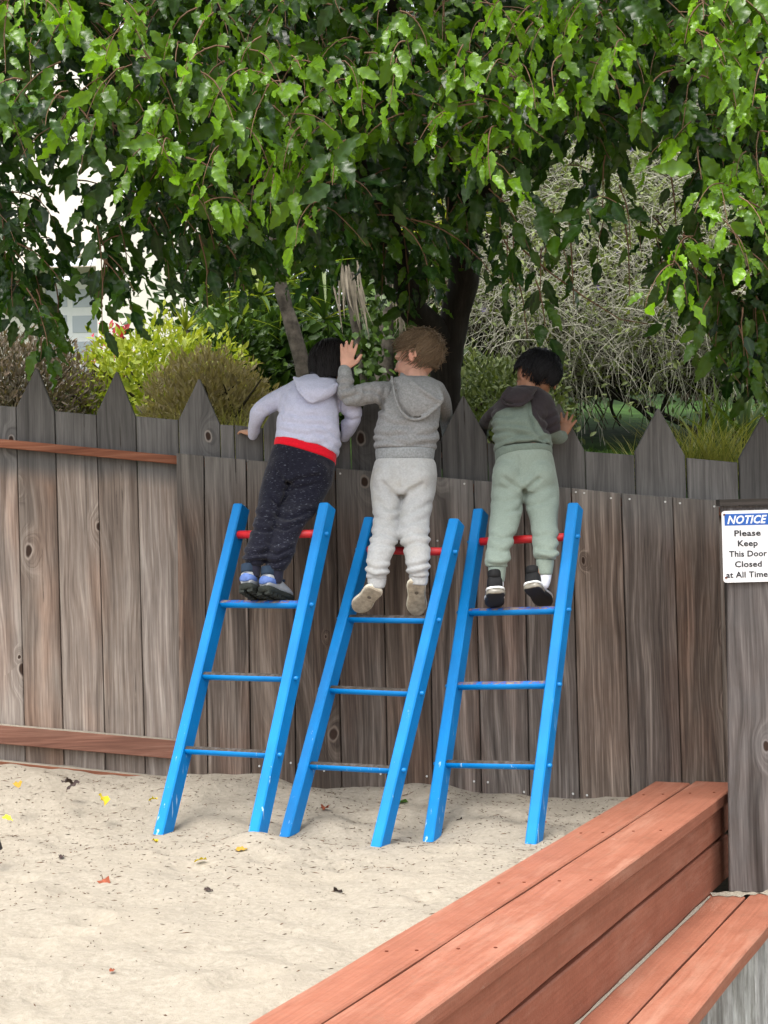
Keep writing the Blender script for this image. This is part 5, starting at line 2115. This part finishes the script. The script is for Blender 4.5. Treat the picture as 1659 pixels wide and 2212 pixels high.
M['brown'] = mat_cloth('dark_brown_fleece', (.032, .026, .030), None, .3, 190, .15)
M['redhem'] = mat_cloth('red_jersey', (.62, .006, .02), None, .3, 190, .08)
M['whitecloth'] = mat_cloth('white_sock', (.72, .74, .80), None, .3, 190, .05)
M['skin1'] = mat_skin('tan_skin', (.46, .26, .17))
M['skin2'] = mat_skin('fair_skin', (.64, .36, .27))
M['skin3'] = mat_skin('brown_skin', (.30, .15, .09))
M['hair1'] = mat_hair('black_hair', (.003, .0025, .003), (.010, .007, .007), .5)
M['hair2'] = mat_hair('light_brown_hair', (.088, .060, .036), (.235, .165, .105), .5)
M['hair3'] = mat_hair('black_short_hair', (.003, .003, .004), (.008, .0075, .010), .5)
M['eyewhite'] = mat_plain('eye_white', (.75, .74, .72), .2, .5, .02)
SH1 = dict(upper=mat_plain('shoe_grey', (.33, .345, .36), .7, .3, .12, 60), sole=mat_plain('shoe_dark_sole', (.022, .026, .022), .85, .3, .3, 60, .3), patch=mat_plain('shoe_blue', (.10, .17, .42), .6, .3), collar=mat_plain('shoe_navy', (.02, .035, .06), .8, .2), tab=mat_plain('shoe_tab', (.75, .77, .8), .7, .3))
SH2 = dict(upper=mat_plain('shoe_black_canvas', (.03, .03, .034), .8, .2), sole=mat_plain('shoe_cream_sole', (.36, .31, .235), .8, .3, .3, 60, .3), rim=mat_plain('shoe_cream_rim', (.66, .62, .50), .7, .3, .06), badge=mat_plain('sole_badge_grey', (.14, .115, .09), .8, .2))
SH3 = dict(upper=mat_plain('shoe_black_mesh', (.012, .012, .013), .75, .25), sole=mat_plain('shoe_black_sole', (.012, .012, .013), .6, .4), rim=mat_plain('shoe_white_line', (.78, .78, .76), .5, .3, .02), air=mat_plain('shoe_clear_heel', (.22, .20, .16), .22, .6, .25, 40))


def pelvis_and_legs(K, rings, left, right, butt):
    sh = [loft([K.ring(*r_) for r_ in rings], 30, 4, 2.4)]
    for leg in (left, right):
        rg = []
        for xl, yl, xr, yr, d, b in leg:
            rg.append(K.ring(xl, yl, xr, yr, d, b))
        sh.append(loft(rg, 22, 4, 2.15))
    for x, y, d, a, b, h in butt:
        c = K.p(x, y, d)
        sh.append(ellipsoid(c, (K.r(a), 0, 0), (0, b, 0), (0, 0, K.r(h))))
    return sh


def person(K, label, at_, cfg):
    base = K.p(*at_)
    t = thing('person', label, 'person', tuple(base))
    loc = Vector(base)
    mv = lambda me: (me.transform(Matrix.Translation(-loc)), me)[1]

    # trousers
    sh = pelvis_and_legs(K, cfg['pelvis'], cfg['lleg'], cfg['rleg'], cfg['butt'])
    me = organic('trousers', sh, .005, 12)
    displace(me, crease_fn(K, cfg.get('pcrease', ()), fold_fn(cfg.get('pamp', .003), [(K.p(x, y, d), Vector(n_).normalized(), a * .35, lam, rad) for x, y, d, n_, a, lam, rad in cfg['pfolds']], cfg.get('pfz', 13), 3.3)))
    link('trousers', mv(me), t, cfg['pmat'])
    for rg in cfg['cuffs']:
        me = organic('trouser_cuff', [loft([K.ring(*r_) for r_ in rg], 22, 3, 2.1)], .004, 2)
        link('trouser_cuff', mv(me), t, cfg['cuffmat'])

    # hoodie with sleeves
    sh = [loft([K.ring(*r_) for r_ in cfg['torso']], 30, 4, 2.5)]
    for arm in cfg['arms']:
        sh.append(K.limb(arm))
    me = organic('hoodie', sh, .005, 6)
    displace(me, crease_fn(K, cfg.get('hcrease', ()), fold_fn(cfg.get('hamp', .0042), [(K.p(x, y, d), Vector(n_).normalized(), a * .7, lam, rad) for x, y, d, n_, a, lam, rad in cfg['hfolds']], 17, 7.1)))
    hood_o = link('hoodie', mv(me), t, cfg['hmat'])
    if 'panel' in cfg:
        poly = [(K.x0 + x * K.k, K.y0 + y * K.k) for x, y in cfg['panel']]

        def inside(x, y):
            c_ = False
            n_ = len(poly)
            for i in range(n_):
                (x1, y1), (x2, y2) = poly[i], poly[i - 1]
                if (y1 > y) != (y2 > y) and x < (x2 - x1) * (y - y1) / (y2 - y1) + x1:
                    c_ = not c_
            return c_
        dist = []
        for v in me.vertices:
            q = proj(v.co + loc)
            dm = 1e9
            for i in range(len(poly)):
                (x1, y1), (x2, y2) = poly[i], poly[i - 1]
                dx, dy = x2 - x1, y2 - y1
                t_ = max(0, min(1, ((q[0] - x1) * dx + (q[1] - y1) * dy) / (dx * dx + dy * dy)))
                dm = min(dm, math.hypot(q[0] - x1 - dx * t_, q[1] - y1 - dy * t_))
            dist.append(dm if inside(*q) else -dm)
        at2 = me.attributes.new('yoke', 'FLOAT', 'POINT')
        at2.data.foreach_set('value', np.array(dist, dtype=np.float32))
    if 'band' in cfg:
        me = organic('hem_band', [loft([K.ring(*r_) for r_ in cfg['band']], 30, 3, 2.5)], .005, 2)
        link('hem_band', mv(me), hood_o, cfg['bandmat'])
    for arm in cfg['wrists']:
        me = organic('sleeve_cuff', [K.limb(arm, 3)], .0045, 2)
        link('sleeve_cuff', mv(me), hood_o, cfg['wristmat'])
    me = organic('hood', [loft([K.ring(*r_) for r_ in cfg['hood']], 26, 4, 2.3)] + [K.limb(q, 4, 10) for q in cfg['hoodrim']], .0048, 3)
    displace(me, fold_fn(.0022, [], 30, 1.7, 14))
    link('hood', mv(me), hood_o, cfg['hoodmat'])
    if 'collar' in cfg:
        me = organic('shirt_collar', [loft([K.ring(*r_) for r_ in cfg['collar']], 24, 3, 2.2)], .0045, 2)
        link('shirt_collar', mv(me), t, M['navyrib'])
    if 'shirt' in cfg:
        me = organic('shirt_hem', [loft([K.ring(*r_) for r_ in cfg['shirt']], 30, 3, 2.5)], .005, 2)
        o = link('shirt_hem', mv(me), t, M['redhem'])
        o['label'] = 'red shirt hem showing below the hoodie'

    # one continuous body under the clothes
    hc, hf, hu, hk = cfg['head']
    C_ = K.p(*hc)
    hs, f, u, s = head_shapes(C_, Vector(hf), Vector(hu), hk)
    sh = list(hs)
    nk = K.p(*cfg['neck'])
    sh.append(limb([C_ - u * .035 * hk - f * .012 * hk, C_.lerp(nk, .55), nk], [.042 * hk, .037 * hk, .046 * hk], 14, 4))
    tor = [(c_, a * .8, b * .8) for c_, a, b in [K.ring(*r_) for r_ in cfg['torso'][:-1]]]
    sh.append(loft(tor, 22, 3, 2.3))
    hip = [(c_ + Vector((0, .012, 0)), a * .6, b * .5) for c_, a, b in [K.ring(*r_) for r_ in cfg['pelvis']]]
    sh.append(loft([hip[-1], hip[0], tor[0]] if False else [(tor[0][0], tor[0][1], tor[0][2])] + hip, 22, 3, 2.3))
    for arm, hd in zip(cfg['arms'], cfg['hands']):
        wp = K.p(*hd[0])
        pts = [K.p(x, y, d) for x, y, d, r_ in arm] + [wp]
        rad = [min(K.r(r_) * .7, .03) for x, y, d, r_ in arm] + [.0155]
        rad[-2] = .018
        sh.append(limb(pts, rad, 12, 4))
        sh += hand_shapes(wp, Vector(hd[1]), Vector(hd[2]), *hd[3:])
    for leg, (Hq, Tq, Uq, wq) in zip((cfg['lleg'], cfg['rleg']), cfg['shoes']):
        Hp, Tp = K.p(*Hq), K.p(*Tq)
        c0 = [K.ring(*r_[:6]) for r_ in leg]
        ank = Hp.lerp(Tp, .22) + Vector(Uq).normalized() * .05
        pts = [c_[0] for c_ in c0] + [ank]
        rad = [min(c_[1].length, .05) * .58 for c_ in c0] + [.022]
        sh.append(limb(pts, rad, 12, 3))
        up = Vector(Uq).normalized()
        sh.append(limb([ank, Hp.lerp(Tp, .45) + up * .030, Hp.lerp(Tp, .85) + up * .024], [.021, .018, .012], 10, 3))
    me = organic('body', sh, .0033, 3, .45)
    n = len(me.vertices)
    co = np.empty(n * 3, dtype=np.float32)
    me.vertices.foreach_get('co', co)
    co = co.reshape(-1, 3)
    bl = np.zeros(n, dtype=np.float32)
    for q, rr, a in ((C_ + f * .062 * hk - u * .045 * hk + s * .036 * hk, .020, .55), (C_ + f * .062 * hk - u * .045 * hk - s * .036 * hk, .020, .55), (C_ + f * .082 * hk - u * .067 * hk, .011, .95), (C_ + s * .07 * hk - u * .022 * hk, .024, .45), (C_ - s * .07 * hk - u * .022 * hk, .024, .45)):
        d2 = ((co - np.array(q)) ** 2).sum(1)
        bl = np.maximum(bl, a * np.exp(-d2 / (rr * rr)))
    at = me.attributes.new('blush', 'FLOAT', 'POINT')
    at.data.foreach_set('value', bl)
    bo = link('body', mv(me), t, cfg['skin'])
    for sg in (-1, 1):
        e = C_ + (s * .027 * sg + f * .060 - u * .026) * hk - loc
        g = Geo().add(*ellipsoid(e, s * .010 * hk, f * .0085 * hk, u * .0075 * hk, 12, 8))
        ey = link('eye', g.mesh('eye', True), bo, M['eyewhite'])
        g = Geo().add(*ellipsoid(e + f * .006 * hk, s * .0052 * hk, f * .0035 * hk, u * .0052 * hk, 10, 6))
        link('iris', g.mesh('iris', True), ey if False else bo, M['ink'])
    me = hair_mesh('hair', C_, f, u, s, hk, **cfg['hair'])
    link('hair', mv(me), t, cfg['hairmat'])
    for Hq, Tq, Uq, wq in cfg['shoes']:
        make_shoe(t, loc, K.p(*Hq), K.p(*Tq), Vector(Uq), wq, cfg['shoemats'], cfg.get('shigh', .052), cfg.get('sole_t', .016), cfg['style'])
    for sk in cfg.get('socks', ()):
        me = organic('sock', [K.limb(sk, 3)], .004, 2)
        link('sock', mv(me), t, M['whitecloth'])
    return t


KA = Kid(493.7, 685.8, .3307)
KC = Kid(932.6, 713.2, .2853)

person(KA, 'child with black bob in lavender hoodie and navy flecked trousers on left ladder', (230, 1850, 5.02), dict(
    pelvis=[(300, 830, 700, 950, 5.215, .078, .01), (268, 915, 690, 1000, 5.205, .088), (240, 1000, 682, 1060, 5.19, .09), (225, 1070, 668, 1110, 5.18, .08)],
    lleg=[(228, 1040, 420, 1085, 5.18, .072), (202, 1150, 388, 1165, 5.145, .064), (186, 1250, 348, 1270, 5.10, .056), (160, 1370, 308, 1390, 5.055, .048), (120, 1485, 285, 1500, 5.015, .044), (98, 1560, 248, 1580, 4.99, .040), (108, 1610, 212, 1622, 4.985, .030)],
    rleg=[(372, 1070, 680, 1090, 5.185, .078), (350, 1190, 622, 1190, 5.145, .066), (325, 1260, 588, 1260, 5.11, .060), (308, 1350, 505, 1350, 5.065, .052), (276, 1450, 455, 1450, 5.03, .048), (252, 1540, 432, 1535, 5.0, .043), (246, 1620, 385, 1625, 4.985, .036), (256, 1650, 358, 1660, 4.985, .03)],
    butt=[(365, 1000, 5.164, 99.75, 0.058, 118.75), (555, 1020, 5.164, 110.25, 0.062, 118.75)],
    pfolds=[(390, 1090, 5.1, (.5, 0, .8), .006, .035, .06), (230, 1360, 5.0, (.15, 0, 1), .006, .028, .06), (400, 1360, 5.0, (.2, 0, 1), .006, .03, .06), (170, 1530, 4.96, (.2, 0, 1), .006, .022, .05), (340, 1560, 4.96, (.25, 0, 1), .0065, .023, .055), (560, 1120, 5.1, (.5, 0, 1), .004, .03, .06)],
    pcrease=[(.003, .004, [(398, 860), (394, 960), (390, 1080)]), (.007, .007, [(392, 1088), (355, 1062), (320, 1020)]), (.0072, .007, [(394, 1092), (470, 1062), (590, 1040)]), (.005, .007, [(380, 1130), (450, 1120), (560, 1090)]),
             (.0061, .007, [(175, 1290), (250, 1300), (312, 1345)]), (.0062, .006, [(150, 1370), (220, 1395), (290, 1400)]), (.0063, .007, [(330, 1300), (420, 1318), (540, 1270)]), (.0064, .006, [(305, 1370), (390, 1385), (480, 1345)]),
             (.0071, .006, [(95, 1530), (170, 1552), (255, 1535)]), (.0073, .006, [(105, 1580), (170, 1590), (225, 1580)]), (.0074, .006, [(262, 1520), (350, 1545), (430, 1500)]), (.0075, .006, [(250, 1580), (330, 1598), (410, 1560)]), (.0076, .005, [(300, 1190), (340, 1240), (380, 1170)])],
    hcrease=[(.006, .006, [(335, 600), (280, 660), (222, 735)]), (.0061, .006, [(300, 600), (235, 640), (180, 700)]), (.0045, .008, [(400, 690), (500, 700), (610, 705), (715, 790)]), (.004, .008, [(390, 620), (470, 650), (560, 640)]), (.0046, .007, [(560, 745), (640, 780), (715, 850)]),
             (.0062, .005, [(372, 470), (350, 560), (338, 650)]), (.0063, .005, [(716, 540), (718, 640), (724, 770)]), (.005, .006, [(745, 640), (800, 660), (850, 640)]), (.0047, .007, [(330, 730), (420, 760), (520, 770)])],
    pmat=M['navyfleck'], cuffmat=M['navyrib'],
    cuffs=[[(104, 1600, 214, 1615, 4.985, .028), (106, 1650, 210, 1660, 4.98, .027), (112, 1690, 205, 1695, 4.975, .025)], [(250, 1635, 362, 1650, 4.985, .029), (246, 1690, 356, 1705, 4.98, .028), (252, 1730, 345, 1740, 4.975, .026)]],
    torso=[(306, 800, 712, 905, 5.225, .082, .018), (314, 740, 728, 840, 5.235, .086, .01), (324, 650, 728, 740, 5.245, .09), (338, 560, 724, 630, 5.26, .09), (352, 495, 722, 550, 5.275, .084), (385, 440, 722, 475, 5.29, .072), (445, 400, 706, 412, 5.30, .058), (510, 378, 672, 380, 5.31, .046)],
    arms=[[(420, 480, 5.28, 58), (310, 545, 5.275, 66), (205, 610, 5.275, 56), (178, 690, 5.31, 46), (164, 745, 5.345, 36)], [(690, 490, 5.285, 60), (775, 560, 5.27, 66), (820, 620, 5.265, 54), (790, 710, 5.30, 50), (766, 762, 5.33, 38)]],
    hfolds=[(300, 600, 5.22, (.7, 0, .5), .005, .03, .05), (205, 640, 5.24, (.6, 0, .8), .005, .024, .045), (520, 680, 5.16, (.15, 0, 1), .0045, .04, .10), (640, 760, 5.16, (-.2, 0, 1), .004, .035, .07), (810, 640, 5.22, (-.5, 0, .8), .005, .026, .05), (370, 560, 5.2, (1, 0, .2), .004, .03, .05)],
    hmat=M['lavender'], wristmat=M['lavender'],
    wrists=[[(168, 725, 5.335, 36), (162, 757, 5.352, 37), (158, 770, 5.36, 34)], [(778, 735, 5.315, 40), (764, 765, 5.335, 40), (758, 782, 5.345, 36)]],
    hood=[(432, 398, 708, 405, 5.245, .05), (436, 430, 715, 440, 5.222, .052), (468, 485, 700, 490, 5.192, .042), (515, 530, 640, 530, 5.178, .028), (548, 548, 600, 548, 5.18, .018)],
    hoodrim=[[(430, 395, 5.22, 13), (475, 430, 5.19, 14), (560, 462, 5.165, 13), (640, 472, 5.16, 12), (705, 440, 5.19, 13)], [(430, 405, 5.21, 9), (470, 490, 5.165, 9), (545, 552, 5.158, 9), (640, 500, 5.165, 9), (712, 440, 5.19, 9)]],
    hoodmat=M['lavender'],
    collar=[(525, 395, 715, 400, 5.31, .058), (530, 365, 712, 370, 5.315, .056), (555, 338, 700, 345, 5.32, .05)],
    shirt=[(296, 845, 702, 965, 5.218, .083, .018), (298, 815, 704, 925, 5.222, .0835, .018), (308, 790, 708, 900, 5.226, .08, .018)],
    head=((662, 300, 5.33), (-.52, .82, -.30), (-.05, .25, 1), .93), neck=(610, 400, 5.31), skin=M['skin1'],
    hands=[((158, 757, 5.37), (-.62, .75, .22), (.15, -.35, .9), 1, .85, .35), ((760, 778, 5.355), (.15, .8, .35), (0, -.5, .85), -1, .85, .3)],
    hair=dict(front=1.05, nape=2.15, n=900, lens=(.7, 1.3), rad=(.0011, .0024), swirl=.12, lift=.004, seed=1, bob=.10, messy=.05, grow=.011), hairmat=M['hair1'],
    shoes=[((108, 1772, 4.925), (225, 1850, 5.055), (.05, .5, .9), .030), ((222, 1790, 4.925), (402, 1868, 5.045), (.12, .45, .9), .031)], shoemats=SH1, style=1, shigh=.056, sole_t=.02))

person(KA, 'fair-haired child in grey hoodie and pale grey trousers, touching the black bob', (1060, 1960, 5.02), dict(
    pelvis=[(962, 930, 1345, 930, 5.22, .08, .006), (938, 1000, 1360, 1000, 5.21, .09), (925, 1090, 1356, 1090, 5.195, .092), (932, 1160, 1345, 1160, 5.185, .084)],
    lleg=[(926, 1120, 1140, 1150, 5.185, .076), (938, 1230, 1120, 1235, 5.145, .066), (944, 1330, 1110, 1335, 5.10, .058), (932, 1430, 1106, 1440, 5.05, .052), (912, 1500, 1090, 1510, 5.02, .05), (904, 1590, 1052, 1595, 4.995, .043), (894, 1665, 1042, 1670, 4.98, .042), (905, 1705, 1030, 1712, 4.98, .033)],
    rleg=[(1112, 1150, 1354, 1120, 5.185, .078), (1127, 1230, 1328, 1240, 5.145, .068), (1116, 1330, 1312, 1330, 5.10, .06), (1117, 1430, 1310, 1425, 5.05, .054), (1142, 1515, 1316, 1510, 5.02, .05), (1162, 1600, 1312, 1600, 4.995, .044), (1166, 1660, 1308, 1665, 4.985, .042), (1180, 1695, 1300, 1700, 4.985, .034)],
    butt=[(1040, 1065, 5.169, 102.9, 0.062, 125.0), (1240, 1065, 5.169, 102.9, 0.062, 125.0)],
    pfolds=[(1125, 1170, 5.1, (.4, 0, .9), .006, .035, .06), (1010, 1440, 5.0, (.15, 0, 1), .007, .034, .06), (1215, 1440, 5.0, (-.3, 0, 1), .007, .034, .06), (980, 1640, 4.95, (.1, 0, 1), .007, .024, .055), (1240, 1650, 4.95, (-.1, 0, 1), .007, .024, .055), (1230, 1270, 5.05, (-.6, 0, .8), .004, .04, .07), (1030, 1260, 5.05, (.5, 0, .8), .004, .04, .07)],
    pcrease=[(.003, .004, [(1133, 950), (1131, 1060), (1127, 1168)]), (.0075, .007, [(1120, 1172), (1060, 1140), (1010, 1080)]), (.0076, .007, [(1130, 1178), (1190, 1130), (1260, 1090)]), (.005, .008, [(1115, 1260), (1050, 1255), (980, 1200)]), (.0051, .008, [(1130, 1300), (1210, 1270), (1320, 1210)]),
             (.0052, .007, [(1122, 1370), (1190, 1340), (1270, 1320)]), (.0055, .007, [(925, 1425), (1010, 1408), (1102, 1450)]), (.00552, .007, [(912, 1470), (990, 1482), (1095, 1490)]), (.00553, .007, [(1120, 1440), (1200, 1402), (1305, 1425)]), (.00554, .007, [(1140, 1500), (1220, 1468), (1316, 1480)]),
             (.0052, .006, [(900, 1610), (970, 1640), (1052, 1630)]), (.0053, .006, [(893, 1655), (960, 1680), (1042, 1675)]), (.0054, .006, [(1165, 1625), (1240, 1610), (1308, 1585)]), (.0056, .006, [(1170, 1665), (1240, 1660), (1308, 1640)]), (.0045, .008, [(950, 1300), (1020, 1330), (1100, 1320)])],
    hcrease=[(.0075, .008, [(952, 800), (1060, 805), (1180, 838), (1360, 812)]), (.006, .007, [(955, 755), (1050, 775), (1140, 770)]), (.0061, .007, [(1250, 770), (1320, 765), (1380, 720)]), (.0062, .006, [(1022, 450), (1008, 520), (1006, 600)]), (.0063, .006, [(1006, 590), (960, 560), (900, 560)]), (.005, .006, [(990, 500), (930, 470), (880, 480)]),
             (.0064, .006, [(820, 430), (790, 460), (735, 470)]), (.0065, .006, [(840, 500), (790, 520), (745, 530)]), (.0051, .006, [(720, 430), (765, 420), (810, 430)]), (.0045, .008, [(1000, 660), (1080, 700), (1170, 700)]), (.0046, .008, [(985, 860), (1100, 862), (1200, 866)])],
    pmat=M['palegrey'], cuffmat=M['palegrey'],
    cuffs=[[(905, 1695, 1034, 1700, 4.98, .032), (908, 1735, 1026, 1745, 4.975, .03), (918, 1765, 1015, 1770, 4.97, .026)], [(1176, 1685, 1306, 1690, 4.985, .033), (1184, 1725, 1302, 1730, 4.98, .03), (1192, 1745, 1292, 1750, 4.975, .026)]],
    torso=[(974, 872, 1338, 870, 5.23, .083, .008), (950, 835, 1356, 848, 5.235, .09), (951, 780, 1374, 775, 5.245, .093), (966, 695, 1374, 690, 5.255, .093), (988, 610, 1382, 590, 5.265, .091), (1008, 530, 1390, 510, 5.28, .086), (1024, 465, 1392, 450, 5.292, .076), (1050, 415, 1360, 412, 5.305, .062), (1110, 388, 1310, 390, 5.315, .048)],
    arms=[[(1070, 490, 5.275, 72), (960, 495, 5.235, 76), (850, 508, 5.205, 72), (775, 500, 5.195, 60), (764, 430, 5.20, 52), (760, 372, 5.205, 44)], [(1350, 475, 5.295, 68), (1400, 560, 5.39, 58), (1418, 650, 5.478, 48), (1432, 760, 5.49, 40)]],
    hfolds=[(790, 500, 5.16, (.8, 0, .5), .006, .026, .05), (900, 500, 5.16, (1, 0, -.25), .0045, .034, .07), (1000, 560, 5.2, (.7, 0, .7), .006, .03, .05), (1150, 790, 5.14, (.15, 0, 1), .0065, .045, .10), (1000, 830, 5.16, (.1, 0, 1), .006, .035, .07), (1330, 800, 5.16, (-.2, 0, 1), .005, .04, .07), (765, 420, 5.2, (.1, 0, 1), .003, .024, .04)],
    hmat=M['heather'], wristmat=M['heather_rib'],
    band=[(964, 945, 1340, 943, 5.222, .082, .008), (960, 910, 1344, 908, 5.225, .085, .008), (955, 862, 1352, 860, 5.232, .0875, .004)], bandmat=M['heather_rib'],
    wrists=[[(761, 388, 5.203, 47), (759, 360, 5.206, 47), (758, 345, 5.208, 43)], [(1430, 745, 5.487, 42), (1434, 775, 5.49, 42)]],
    hood=[(1072, 392, 1330, 405, 5.245, .05), (1078, 450, 1378, 465, 5.212, .052), (1094, 540, 1392, 548, 5.188, .045), (1130, 605, 1350, 602, 5.178, .036), (1180, 648, 1275, 645, 5.176, .022)],
    hoodrim=[[(1066, 390, 5.20, 10), (1078, 470, 5.165, 10), (1098, 555, 5.146, 10), (1140, 630, 5.145, 10), (1205, 668, 5.152, 10), (1290, 645, 5.146, 10), (1390, 558, 5.155, 10)], [(1130, 372, 5.235, 14), (1200, 420, 5.175, 13), (1290, 490, 5.145, 13), (1390, 548, 5.155, 14), (1378, 470, 5.19, 12), (1330, 410, 5.24, 12)]],
    hoodmat=M['heather'],
    head=((1246, 232, 5.33), (-.86, .48, -.10), (.05, .08, 1), 1.02), neck=(1215, 410, 5.31), skin=M['skin2'],
    hands=[((765, 328, 5.208), (.17, .08, 1), (.1, -1, .1), 1, 1.0, .08, .24), ((1434, 790, 5.495), (0, .3, -.9), (0, 1, .2), 1, .9, .3)],
    hair=dict(front=1.0, nape=2.42, n=1200, lens=(.35, .75), rad=(.0010, .0021), swirl=.6, lift=.009, seed=2, messy=.32, grow=.004, flick=.024), hairmat=M['hair2'],
    shoes=[((958, 1782, 4.945), (836, 1925, 5.05), (.15, .75, .65), .031), ((1226, 1728, 4.955), (1232, 1948, 5.045), (0, .85, .5), .031)], shoemats=SH2, style=2, shigh=.048, sole_t=.013))

person(KC, 'black-haired child in sage and brown hoodie with sage trousers, hand on a picket', (650, 2130, 5.02), dict(
    pelvis=[(486, 985, 914, 955, 5.22, .08, .03), (462, 1080, 938, 1062, 5.21, .09), (453, 1160, 955, 1160, 5.195, .092), (452, 1225, 962, 1225, 5.185, .084)],
    lleg=[(452, 1190, 705, 1225, 5.185, .076), (447, 1330, 688, 1330, 5.14, .067), (437, 1450, 668, 1450, 5.095, .06), (425, 1560, 628, 1560, 5.05, .052), (416, 1650, 602, 1650, 5.015, .047), (402, 1745, 586, 1748, 4.985, .043), (406, 1790, 574, 1795, 4.98, .036)],
    rleg=[(688, 1225, 964, 1215, 5.185, .078), (712, 1330, 962, 1320, 5.14, .067), (740, 1430, 953, 1420, 5.10, .06), (757, 1530, 956, 1530, 5.055, .052), (763, 1620, 951, 1620, 5.02, .047), (768, 1700, 953, 1700, 4.99, .043), (782, 1735, 945, 1740, 4.985, .036)],
    butt=[(575, 1120, 5.164, 115.5, 0.062, 143.75), (820, 1120, 5.164, 123.9, 0.062, 143.75)],
    pfolds=[(690, 1220, 5.1, (.4, 0, .9), .006, .034, .055), (560, 1290, 5.07, (.5, 0, .8), .0035, .04, .06), (530, 1600, 4.98, (.1, 0, 1), .004, .036, .06), (860, 1600, 4.98, (-.1, 0, 1), .004, .036, .06), (490, 1770, 4.94, (0, 0, 1), .004, .022, .04), (860, 1700, 4.95, (0, 0, 1), .004, .024, .04)],
    pcrease=[(.003, .004, [(650, 960), (668, 1100), (690, 1212)]), (.0075, .007, [(686, 1216), (620, 1180), (545, 1130)]), (.0076, .007, [(696, 1222), (740, 1180), (800, 1130)]), (.004, .009, [(470, 1290), (560, 1300), (660, 1280)]), (.0045, .008, [(720, 1330), (800, 1320), (900, 1270)]),
             (.005, .008, [(440, 1560), (510, 1580), (610, 1560)]), (.0051, .008, [(765, 1560), (850, 1550), (950, 1580)]), (.0052, .008, [(420, 1650), (500, 1672), (600, 1650)]), (.0053, .008, [(765, 1650), (860, 1665), (950, 1640)]), (.0065, .006, [(405, 1760), (490, 1772), (580, 1752)]), (.0066, .006, [(770, 1712), (860, 1728), (950, 1705)]), (.0054, .007, [(690, 1300), (650, 1360), (560, 1380)])],
    hcrease=[(.007, .007, [(470, 770), (590, 765), (700, 790), (860, 830)]), (.0055, .007, [(480, 850), (570, 820), (660, 800)]), (.0071, .007, [(755, 660), (800, 760), (880, 830)]), (.0056, .007, [(480, 720), (600, 715), (700, 725)]), (.0057, .007, [(640, 860), (760, 850), (880, 870)]), (.0072, .006, [(745, 520), (756, 620), (770, 690)]),
             (.006, .006, [(880, 740), (930, 720), (985, 690)]), (.0061, .006, [(860, 660), (920, 650), (970, 620)]), (.0058, .007, [(470, 660), (530, 640), (600, 650)])],
    pmat=M['sage'], cuffmat=M['sage'], pamp=.003,
    cuffs=[[(424, 1785, 566, 1790, 4.98, .030), (428, 1840, 560, 1845, 4.975, .029), (430, 1900, 552, 1905, 4.97, .027)], [(788, 1730, 928, 1735, 4.985, .030), (790, 1790, 922, 1795, 4.98, .029), (795, 1850, 912, 1855, 4.975, .027)]],
    torso=[(488, 932, 902, 906, 5.23, .083, .028), (472, 895, 910, 875, 5.237, .0895, .015), (468, 800, 886, 805, 5.245, .091), (458, 705, 862, 715, 5.26, .091), (462, 640, 880, 645, 5.275, .088), (490, 570, 905, 575, 5.288, .08), (535, 510, 905, 510, 5.30, .07), (590, 455, 850, 462, 5.31, .056), (635, 425, 800, 435, 5.32, .045)],
    arms=[[(545, 585, 5.29, 66), (455, 655, 5.37, 60), (402, 715, 5.472, 50), (385, 790, 5.49, 44)], [(860, 575, 5.285, 74), (895, 680, 5.265, 76), (908, 765, 5.275, 66), (948, 810, 5.325, 54)]],
    hfolds=[(640, 760, 5.15, (.2, 0, 1), .005, .045, .09), (800, 800, 5.16, (-.35, 0, 1), .006, .034, .07), (900, 740, 5.2, (.4, 0, .9), .005, .028, .05), (540, 850, 5.16, (.1, 0, 1), .005, .035, .07), (470, 640, 5.3, (.7, 0, .7), .005, .03, .05)],
    hmat=M['twotone'], wristmat=M['sagedark'],
    panel=[(300, 860), (300, 420), (1010, 400), (1010, 745), (895, 790), (850, 775), (800, 690), (762, 640), (752, 560), (740, 512), (715, 528), (680, 578), (560, 588), (490, 622), (440, 690), (420, 760), (405, 860)],
    band=[(482, 1012, 912, 975, 5.222, .083, .034), (480, 975, 914, 945, 5.226, .0855, .034), (475, 925, 911, 900, 5.234, .088, .022)], bandmat=M['sagedark'],
    wrists=[[(925, 800, 5.30, 62), (962, 812, 5.335, 56), (984, 806, 5.352, 50)], [(388, 775, 5.488, 45), (384, 805, 5.49, 44)]],
    hood=[(575, 440, 800, 445, 5.25, .05), (548, 485, 775, 480, 5.22, .045), (535, 530, 735, 525, 5.203, .035), (585, 562, 690, 560, 5.198, .022)],
    hoodrim=[[(590, 430, 5.21, 12), (545, 480, 5.19, 11), (528, 535, 5.178, 10), (600, 572, 5.17, 10), (690, 565, 5.175, 10), (770, 500, 5.19, 10)]],
    hoodmat=M['brown'],
    head=((800, 335, 5.345), (-.50, .80, -.30), (.12, .25, 1), .99), neck=(735, 440, 5.32), skin=M['skin3'],
    hands=[((384, 812, 5.495), (0, .3, -.9), (0, 1, .2), -1, .9, .3), ((988, 800, 5.368), (.36, .10, .9), (-.05, -1, .12), -1, .92, .14, .42)],
    hair=dict(front=1.0, nape=2.42, n=1000, lens=(.35, .7), rad=(.0010, .0021), swirl=.25, lift=.008, seed=3, messy=.15, grow=.010, flick=.006), hairmat=M['hair3'],
    socks=[[(492, 1880, 4.972, 52), (494, 1925, 4.968, 50), (494, 1950, 4.966, 46)], [(858, 1830, 4.976, 52), (850, 1890, 4.972, 50), (845, 1920, 4.970, 46)]],
    shoes=[((487, 2000, 4.905), (474, 2105, 5.045), (0, .6, .8), .032), ((752, 1958, 4.915), (872, 2098, 5.04), (.1, .62, .76), .032)], shoemats=SH3, style=3, shigh=.058, sole_t=.022))
